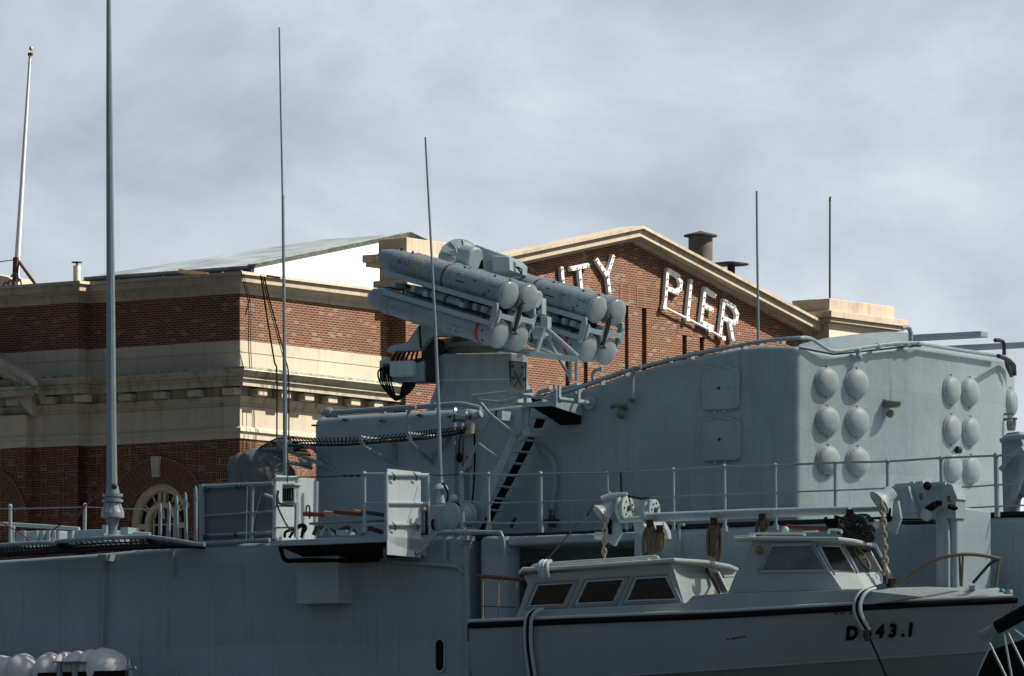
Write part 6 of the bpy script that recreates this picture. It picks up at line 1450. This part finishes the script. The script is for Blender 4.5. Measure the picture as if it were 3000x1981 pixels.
# pulpit, stern rail
part(bt, 'bow_rail', MB().tube(smooth_path([s(zR(*p), d_) for p, d_ in (((560,1560),-3.4),((700,1475),-3.4),((900,1320),-3.3),((1100,1205),-3.2),((1350,1140),-3.1),((1600,1128),-2.95),((1800,1150),-2.8),((1990,1190),-2.65))], 3), .034, 8), M['railwood'])
part(bt, 'bow_rail', MB().tube(smooth_path([s(zR(*p), -2.2) for p in ((1990,1190),(1870,1235),(1750,1360),(1620,1510))], 3), .03, 8), M['dark'])
for a_, b_ in (((1435,1140),(1450,1560)),((1480,1140),(1465,1560)),((1975,1195),(1925,1560))): part(bt, 'bow_rail_post', MB().tube([s(zR(*a_),-2.9), s(zR(*b_),-2.9)], .022, 6), M['railwood'])
part(bt, 'stern_rail', MB().tube([s(zH(135,778),-3.6), s(zH(330,792),-3.6), s(zH(520,805),-3.6)], .04, 6), M['brownwood'])
for x in (173,296,437): part(bt, 'stern_rail_post', MB().tube([s(zH(x,790),-3.6), s(zH(x,1125),-3.6)], .018, 6), M['wood'])
part(bt, 'stern_rail', MB().tube([s(zH(175,1015),-3.6), s(zH(437,1025),-3.6)], .010, 5), M['dark'])
q = MB()
for x in (110,150): p = s(zH(x,1125),-3.7); q.tube([p+Vector((0,0,-.08)), p+Vector((0,0,.02))], .025, 6)
part(bt, 'cleat', q, M['trim'])
part(bt, 'rudder_post', MB().box(s(zH(50,1290),-3.75), s(zH(72,1160),-3.75)+Vector((0,.1,0))), M['brownwood'])
# writing on the bow, laid on the hull side
def onhull(x, y): return s((x, y), lerp(dg(x)-.0, dk(x), (y-yg(x)-14)/max(1, yk(x)-yg(x)-14)) - .02 - .05*math.sin(math.pi*min(1,max(0,(y-yg(x)-14)/max(1, yk(x)-yg(x)-14)))) )
def write(txt, x0, y0, h, slope, lean, par, wsc=1.0, off=.035):
    cu = bpy.data.curves.new('tmp', 'FONT'); cu.body = txt; cu.size = 1; cu.offset = off; cu.resolution_u = 4
    o = bpy.data.objects.new('tmp', cu); COL.objects.link(o); dg_ = bpy.context.evaluated_depsgraph_get(); me = bpy.data.meshes.new_from_object(o.evaluated_get(dg_))
    vs = []
    for v in me.vertices:
        gx, gy = v.co.x*wsc, v.co.y; px = x0 + gx*h/.7 - gy*h/.7*lean; py = y0 - gy*h/.7 + (px-x0)*slope; vs.append(onhull(px, py))
    fs = [tuple(p.vertices) for p in me.polygons]; bpy.data.objects.remove(o); bpy.data.curves.remove(cu)
    q = MB(); q.add(vs, fs); b = len(vs); return q
mk = write('D', 2476, 1874, 37, -.045, -.12, bt, .90, .06)
for ch, x in (('6',2528),('4',2565),('3',2602),('.',2640),('1',2654)):
    w_ = write(ch, x, 1873-(x-2476)*.055, 36, -.045, -.12, bt, .90, .06); mk.add(w_.v, w_.f)
part(bt, 'hull_number', mk, M['black'], label='black number D 643.1')
for x, y, wd, h_ in ((2165,1885,9,4),(2178,1882,9,4),(2190,1880,9,4)): pass
q = MB()
for k, x in enumerate((2132,2145,2150,2155,2160,2170,2180)):
    q.add([onhull(x-4,1875-k*1.2), onhull(x+4,1874-k*1.2), onhull(x+4,1871-k*1.2), onhull(x-4,1872-k*1.2)], [(0,1,2,3)])
for x in (2448,2468,2492): q.add([onhull(x-6,1800), onhull(x+6,1799), onhull(x+6,1796), onhull(x-6,1797)], [(0,1,2,3)])
part(bt, 'scuff_mark', q, M['black'])
# gripe straps holding the boat
def strap(label, pts, w_=.075):
    t = thing('gripe_strap', label, 'strap', SH, s(pts[-1][:2], pts[-1][2])); P_ = smooth_path([s(p[:2], p[2]) for p in pts], 3)
    for nm, o_, r_, m in (('webbing', -.06, .035, 'light'), ('webbing', .06, .035, 'light'), ('rope_core', 0, .03, 'black')):
        part(t, nm, MB().tube([p+Vector((o_,0,0)) for p in P_], r_, 6), M[m])
    part(t, 'shackle', MB().tube([P_[-1], P_[-1]+Vector((0,0,-.2))], .05, 8), M['dark'])
    return t
strap('pale canvas padded strap over the boat\'s stern quarter', [(1585,1785,-4.0),(1565,1790,-4.1),(1550,1810,-4.17),(1546,1850,-4.15),(1548,1900,-4.1),(1556,1960,-4.0),(1560,1985,-3.95)])
strap('pale padded strap curling down over the boat\'s hull number', [(2556,1724,-3.75),(2530,1735,-3.95),(2514,1760,-4.08),(2512,1790,-4.12),(2524,1820,-4.08),(2540,1845,-4.02)])
t = thing('gripe_strap', 'bundle of grey cloth tied over the aft cabin roof edge', 'strap', SH, s((1590,1690),-4.0))
for k, x in enumerate((1583,1593,1604)): part(t, 'fold', MB().tube(smooth_path([s((x+8,1644),-3.7), s((x,1650),-3.95), s((x-2,1668),-4.03), s((x,1690),-4.0)], 3), .04, 8), M['light' if k != 1 else 'pale'])
solo('rope', MB().tube(sT([(1592,1650),(1627,1612),(1678,1552),(1698,1530)], -3.0), .014, 6), M['rope'], 'thin taut rope from the cabin roof bundle up to the davit', 'rope', SH)
solo('rope', MB().tube([s((2547,1868),-4.0), s((2575,1930),-4.0), s((2600,1990),-4.0)], .016, 6), M['black'], 'thin black line running down from the hull number', 'rope', SH)
# lashed bundle, oar and rope heaps on the wheelhouse roof
solo('oar', MB().tube([s(zI(505,484),-2.9), s(zI(640,490),-2.9), s(zI(800,492),-2.9)], .05, 8), M['brownwood'], 'varnished red brown oar lying on the wheelhouse roof', 'oar', SH)
q = MB(); random.seed(5)
for k in range(9):
    pts = [(random.uniform(880,1130), random.uniform(400,560)) for _ in range(5)]; q.tube(smooth_path([s(zI(*p), -2.9+random.uniform(-.15,.15)) for p in pts], 4), .026, 6)
q.tube(smooth_path([s(zI(*p),-3.0) for p in ((890,475),(960,520),(1040,565),(1110,575),(1135,550),(1100,490),(1060,420),(1010,430),(960,480))], 4), .055, 8)
solo('rope_heap', q, M['net'], 'dark tangled net and rope heap on the front of the wheelhouse roof', 'rope', SH)
q = MB().box(s(zI(790,495),-2.8), s(zI(878,420),-2.8)+Vector((0,.2,0))); q.tube([s(zI(790,410),-2.8), s(zI(800,440),-2.8)], .04, 6); q.tube([s(zI(880,400),-2.8), s(zI(870,440),-2.8)], .05, 6)
solo('tarpaulin_bundle', q, M['black'], 'small black bundle standing on the wheelhouse roof', 'bundle', SH, .03)
# ================================================================ DAVITS
def davit(label, ox, oy, post_px, dd=-2.3):
    t = thing('davit', label, 'davit', SH, s(post_px, .2))
    return t
# left davit: zoom K coordinates
dv = davit('davit with a flared fairlead and two sheaves above the aft cabin', 0, 0, (1880,1640))
def kx(pts, d, th=.1, name='cheek_plate', m='ship2', par=None, bev=.01, z=zK, label=None):
    return part(par or dv, name, MB().ext([s(z(*p), d) for p in pts], (0,th,0)), M[m], bev, 2, label=label)
def flare(par, z, tip, mouth, rm, rt_, d0, d1_):
    a = s(z(*tip), d1_); b = s(z(*mouth), d0); ax = (b-a); L_ = ax.length; ax.normalize()
    q = MB(); pr = [(rt_*.9,0),(rt_,L_*.1),(rt_*1.05,L_*.5),(rt_*1.35,L_*.75),(rm,L_),(rm*.96,L_),(rt_*1.2,L_*.75),(rt_*.9,L_*.5),(rt_*.8,0)]
    vs = MB().lathe(pr, a, ax, 28); return part(par, 'fairlead_bell', vs, M['light'], sharp=60)
flare(dv, zK, (905,455), (762,575), .225, .12, -2.47, -2.29)
kx([(975,400),(1290,410),(1280,520),(1250,640),(1080,640)], -2.0, .2, 'arm')
kx([(940,410),(985,560),(1045,760),(1050,640),(1080,440)], -2.25, .03, 'cheek_plate')
kx([(770,790),(860,800),(880,640),(950,660),(985,780),(910,915),(775,830)], -2.3, .08, 'chain_guide', 'light')
kx([(835,600),(885,640),(875,795),(845,790)], -2.35, .03, 'guide_slot', 'black')
part(dv, 'pin', MB().cyl(s(zK(705,800),-2.4), s(zK(790,805),-2.35), .07, 12), M['raft'])
for c_, r_, d_ in (((1035,510),.225,-2.3),((1322,530),.20,-1.9)):
    cc = s(zK(*c_), d_); ax_ = Vector((.25,-.97,0)).normalized() if False else (SH.I.to_3x3() @ Vector((.85,-.52,0))); o = part(dv, 'sheave', MB().lathe([(r_*.6,-.10),(r_,-.10),(r_,-.05),(r_*.8,-.04),(r_*.8,.0),(r_,.01),(r_,.05),(r_*.85,.06),(.03,.06)], cc, ax_, 28), M['trim' if d_ < -2 else 'light'], sharp=50)
    q = MB(); e1 = ax_.cross(Vector((0,0,1))).normalized(); e2 = ax_.cross(e1)
    for k in range(7): an = 2*math.pi*k/7; v_ = e1*math.cos(an)+e2*math.sin(an); q.cyl(cc+v_*r_*.66+ax_*.04, cc+v_*r_*.66+ax_*.068, .022, 8)
    q.cyl(cc, cc+ax_*.09, .05, 10); part(o, 'rim_hole', q, M['rustm'])
part(dv, 'cable', MB().tube([s(zK(960,385),-2.3), s(zK(1060,380),-2.3), s(zK(1200,405),-2.1), s(zK(1290,395),-1.9)], .025, 6), M['black'])
part(dv, 'top_plate', MB().tube([s(zK(770,410),-2.5), s(zK(860,375),-2.4), s(zK(1050,365),-2.3)], .05, 8), M['light'])
part(dv, 'post', MB().ext([s(p, -.3) for p in ((1857,1530),(1880,1527),(1893,1545),(1898,1580),(1898,2100),(1857,2100))], (0,.3,0)), M['ship'], .03)
part(dv, 'arm_knee', MB().ext([s(p, -1.2) for p in ((1850,1505),(1880,1525),(1893,1550),(1897,1575),(1857,1560))], (0,.9,0)), M['ship'], .02)
part(dv, 'stay', MB().tube([s((1819,1388),.1), s((1821,1448),-.6)], .022, 6), M['black'])
part(dv, 'lashing_hook', MB().tube([s(zK(690,480),-2.7), s(zK(640,560),-2.8), s(zK(620,585),-2.8)], .02, 6), M['rustm'])
# right davit: zoom R coordinates
dw = davit('taller davit with plate cheeks and a bell shaped fairlead near the boat bow', 0, 0, (2770,1560))
flare(dw, zR, (530,275), (352,425), .245, .13, -2.42, -2.22)
kx([(385,222),(770,180),(820,150),(930,130),(960,190),(1080,180),(1250,160),(1330,180),(1410,380),(1385,400),(1385,640),(1100,640),(880,640)], -1.6, .35, 'cheek_plate', 'ship2', dw, z=zR)
kx([(520,260),(735,205),(880,640),(640,640),(560,560)], -1.75, .14, 'cheek_plate', 'hull', dw, z=zR, label='darker front cheek')
kx([(530,430),(600,400),(640,640),(570,860),(380,750),(370,680),(520,660)], -2.2, .08, 'chain_guide', 'ship2', dw, z=zR)
kx([(430,500),(505,500),(500,680),(450,690)], -2.25, .03, 'guide_slot', 'black', dw, z=zR)
part(dw, 'pin', MB().cyl(s(zR(275,715),-2.3), s(zR(350,720),-2.25), .08, 12), M['raft'])
part(dw, 'post', MB().ext([s(p, -1.5) for p in (zR(1110,500),zR(1165,480),zR(1300,470),zR(1400,480),zR(1405,2900),zR(1110,2900))], (0,1.3,0)), M['ship'], .05, 3)
part(dw, 'post_face', MB().ext([s(p, -1.62) for p in (zR(1110,640),zR(1150,500),zR(1210,560),zR(1255,640),zR(1275,760),zR(1285,960),zR(1285,2900),zR(1110,2900))], (0,.1,0)), M['hull'], .03)
q = MB(); q.tube([s(zR(1165,400),-1.75), s(zR(1150,470),-1.75)], .06, 8); q.tube([s(zR(1000,520),-1.8), s(zR(1120,450),-1.8)], .07, 8); part(dw, 'latch_arm', q, M['black'])
part(dw, 'latch_arm', MB().tube([s(zR(1290,480),-1.7), s(zR(1370,500),-1.6), s(zR(1600,590),-.5)], .045, 8), M['black'])
q = MB(); q.ball(s(zR(990,590),-1.8), .12, 10); part(dw, 'fitting', q, M['cabin'])
q = MB()
for p in ((915,350),(1290,380)): 
    for dx in (0, 25): q.tube([s(zR(p[0]+dx-12,p[1]-50),-1.75), s(zR(p[0]+dx-15,p[1]+10),-1.75), s(zR(p[0]+dx,p[1]+35),-1.75)], .014, 5)
part(dw, 'hook', q, M['dark'])
part(dw, 'top_rod', MB().tube([s(zR(560,195),-1.8), s(zR(760,180),-1.8), s(zR(820,150),-1.8)], .03, 6), M['ship']); part(dw, 'top_rod', MB().tube([s(zR(970,195),-1.7), s(zR(1080,175),-1.7), s(zR(1250,165),-1.7)], .035, 6), M['ship'])
part(dw, 'pad', MB().ball(s(zR(1000,200),-1.75), .08, 8), M['black'])
part(dw, 'deck_chock', MB().box(s(zR(640,720),-.3), s(zR(1095,660),-.3)+Vector((0,.3,0))), M['deckdark'])
part(dw, 'gripe_winch', MB().tube([s(zR(1420,1100),-.6), s(zR(1420,1250),-.6)], .16, 10), M['dark'])
part(dw, 'gripe_winch', MB().tube([s(zR(1420,1400),-.6), s(zR(1420,1560),-.6)], .10, 10), M['dark'])
# chains
def chain(label, pts, d, ll=.13, r_=.022, w_=.04):
    P_ = [s(p, d) for p in pts]; tot = sum((b-a).length for a, b in zip(P_, P_[1:])); n_ = max(2, int(tot/(ll*.72))); q = MB(); 
    def at(t):
        d_ = t*tot
        for a, b in zip(P_, P_[1:]):
            l_ = (b-a).length
            if d_ <= l_: return a.lerp(b, d_/l_), (b-a).normalized()
            d_ -= l_
        return P_[-1], (P_[-1]-P_[-2]).normalized()
    for k in range(n_):
        c_, t_ = at((k+.5)/n_); sd_ = t_.cross(Vector((0,1,0))).normalized() if k % 2 else t_.cross(Vector((1,.2,0))).normalized()
        if k % 2 == 0: sd_ = (sd_ + t_.cross(Vector((0,1,0)))*.45).normalized()
        lp2 = [c_ + t_*(ll/2*math.cos(a)) + sd_*(w_*math.sin(a)) for a in [2*math.pi*j/10 for j in range(11)]]
        q.tube(lp2, r_, 6, cap=False)
    return solo('chain', q, M['chain'], label, 'chain', SH)
chain('rust stained chain from the left davit to the aft cabin roof', [zK(800,540),zK(810,680),zK(815,800),zK(800,920),zK(808,1060)], -2.55)
chain('long rusty chain from the right davit down to the foredeck', [zR(380,400),zR(400,600),zR(405,800),zR(420,1000),zR(430,1250),zR(430,1420)], -2.6, .15, .026, .05)
part(bt, 'lifting_eye', MB().box(s(zR(400,1520),-2.7), s(zR(440,1410),-2.7)+Vector((0,.1,0))), M['rustm'])
part(bt, 'lifting_hatch', MB().box(s(zR(450,1568),-2.6), s(zR(500,1450),-2.6)+Vector((0,.2,0))), M['black'])
# boom spar between the davits
t = thing('spar', 'long pale horizontal spar slung between the two davits', 'spar', SH, s((2200,1515),-2.2))
part(t, 'thin_end', MB().tube(sT([(1815,1524),(1889,1519)], -2.35), .055, 10), M['light'])
part(t, 'boom', MB().tube(sT([(1889,1517),(2200,1505),(2490,1495)], -2.3), [.085,.09,.075], 12), M['ship2'])
part(t, 'thin_end', MB().tube(sT([(2490,1494),(2583,1491)], -2.2), .05, 10), M['tube'])
part(t, 'collar', MB().lathe([(.115,0),(.115,.05)], s((1889,1517),-2.3), (1,0,0), 14), M['tube'])
# rope hanks hung on the spar
def hank(label, xs, y0, y1, m='rope', d=-2.4, seed=1, top='rustm'):
    random.seed(seed); x0 = sum(xs)/len(xs); t = thing('rope_hank', label, 'rope', SH, s((x0,y1),d), 'hemp rope hanks hung on the spar')
    q = MB()
    for k, x in enumerate(xs):
        yb = y1 + random.uniform(-14, 8); w_ = random.uniform(4, 9)
        q.tube(smooth_path([s((x0+(x-x0)*.3,y0+8),d), s((x-w_*.6,lerp(y0,yb,.35)),d-.05), s((x-w_,lerp(y0,yb,.75)),d-.04), s((x-w_*.3,yb),d), s((x+w_*.7,lerp(y0,yb,.8)),d+.02), s((x+w_*.8,lerp(y0,yb,.4)),d+.03), s((x0+(x-x0)*.3+2,y0+8),d)], 3), .034, 6)
    part(t, 'coil', q, M[m]); q = MB()
    for k in range(4): q.tube([s((x0-7+4*k,y0-6),d-.08), s((x0-6+4*k,y0+14),d-.06)], .03, 6)
    part(t, 'lashing', q, M[top]); return t
hank('rope hank hanging from the spar beside the left davit', [1893,1901,1909,1916], 1528, 1625, seed=2)
hank('rope loop hanging just right of the hank by the left davit', [1926,1934,1940], 1545, 1625, seed=8)
hank('two part rope hank hanging from the spar over the aft cabin front', [2078,2090,2097,2105], 1522, 1636, seed=4)
hank('short rope hank bunched behind the left end of the wheelhouse roof', [2225,2235,2243], 1510, 1565, seed=6)
hank('dark rope bunch lashed at the right end of the spar', [2482,2492,2500], 1498, 1545, 'net', seed=9)
# pale beam behind, short handle by wheelhouse
solo('boat_hook', MB().tube(sT([(2152,1574),(2210,1570)], -1.0), .035, 6), M['trim'], 'short white rod behind the left end of the wheelhouse roof', 'rod', SH)
# ================================================================ bottom right boom and net spreader
t = thing('fender_boom', 'black sleeved boom with a pale end and thin white struts at the bottom right corner', 'boom', SH, s((2930,1981),-5.0))
part(t, 'sleeve', MB().tube(sT([(2922,1838),(3060,1762)], -5.0), [.12,.13], 16), M['black'])
part(t, 'end_cylinder', MB().tube(sT([(2876,1866),(2925,1838)], -5.0), .10, 16), M['ped'])
for a_, b_ in (((1105,1020),(1400,1620)),((1340,860),(1480,1620)),((1410,860),(1720,1500)),((1480,790),(1740,980))):
    part(t, 'strut', MB().tube([s(zS(*a_),-5.0), s(zS(*b_),-5.0)], .022, 8), M['ship'])
q = MB().ext(sT([(2896,1905),(3100,1840),(3100,2100),(2820,2100),(2860,1985)], -2.0), (0,.2,0)); solo('shade_panel', q, M['black'], 'added black panel standing in for the dark shade behind the boat bow at bottom right', 'panel', SH, .03)  # added black sheet: the deep shade behind the bow is put into its colour
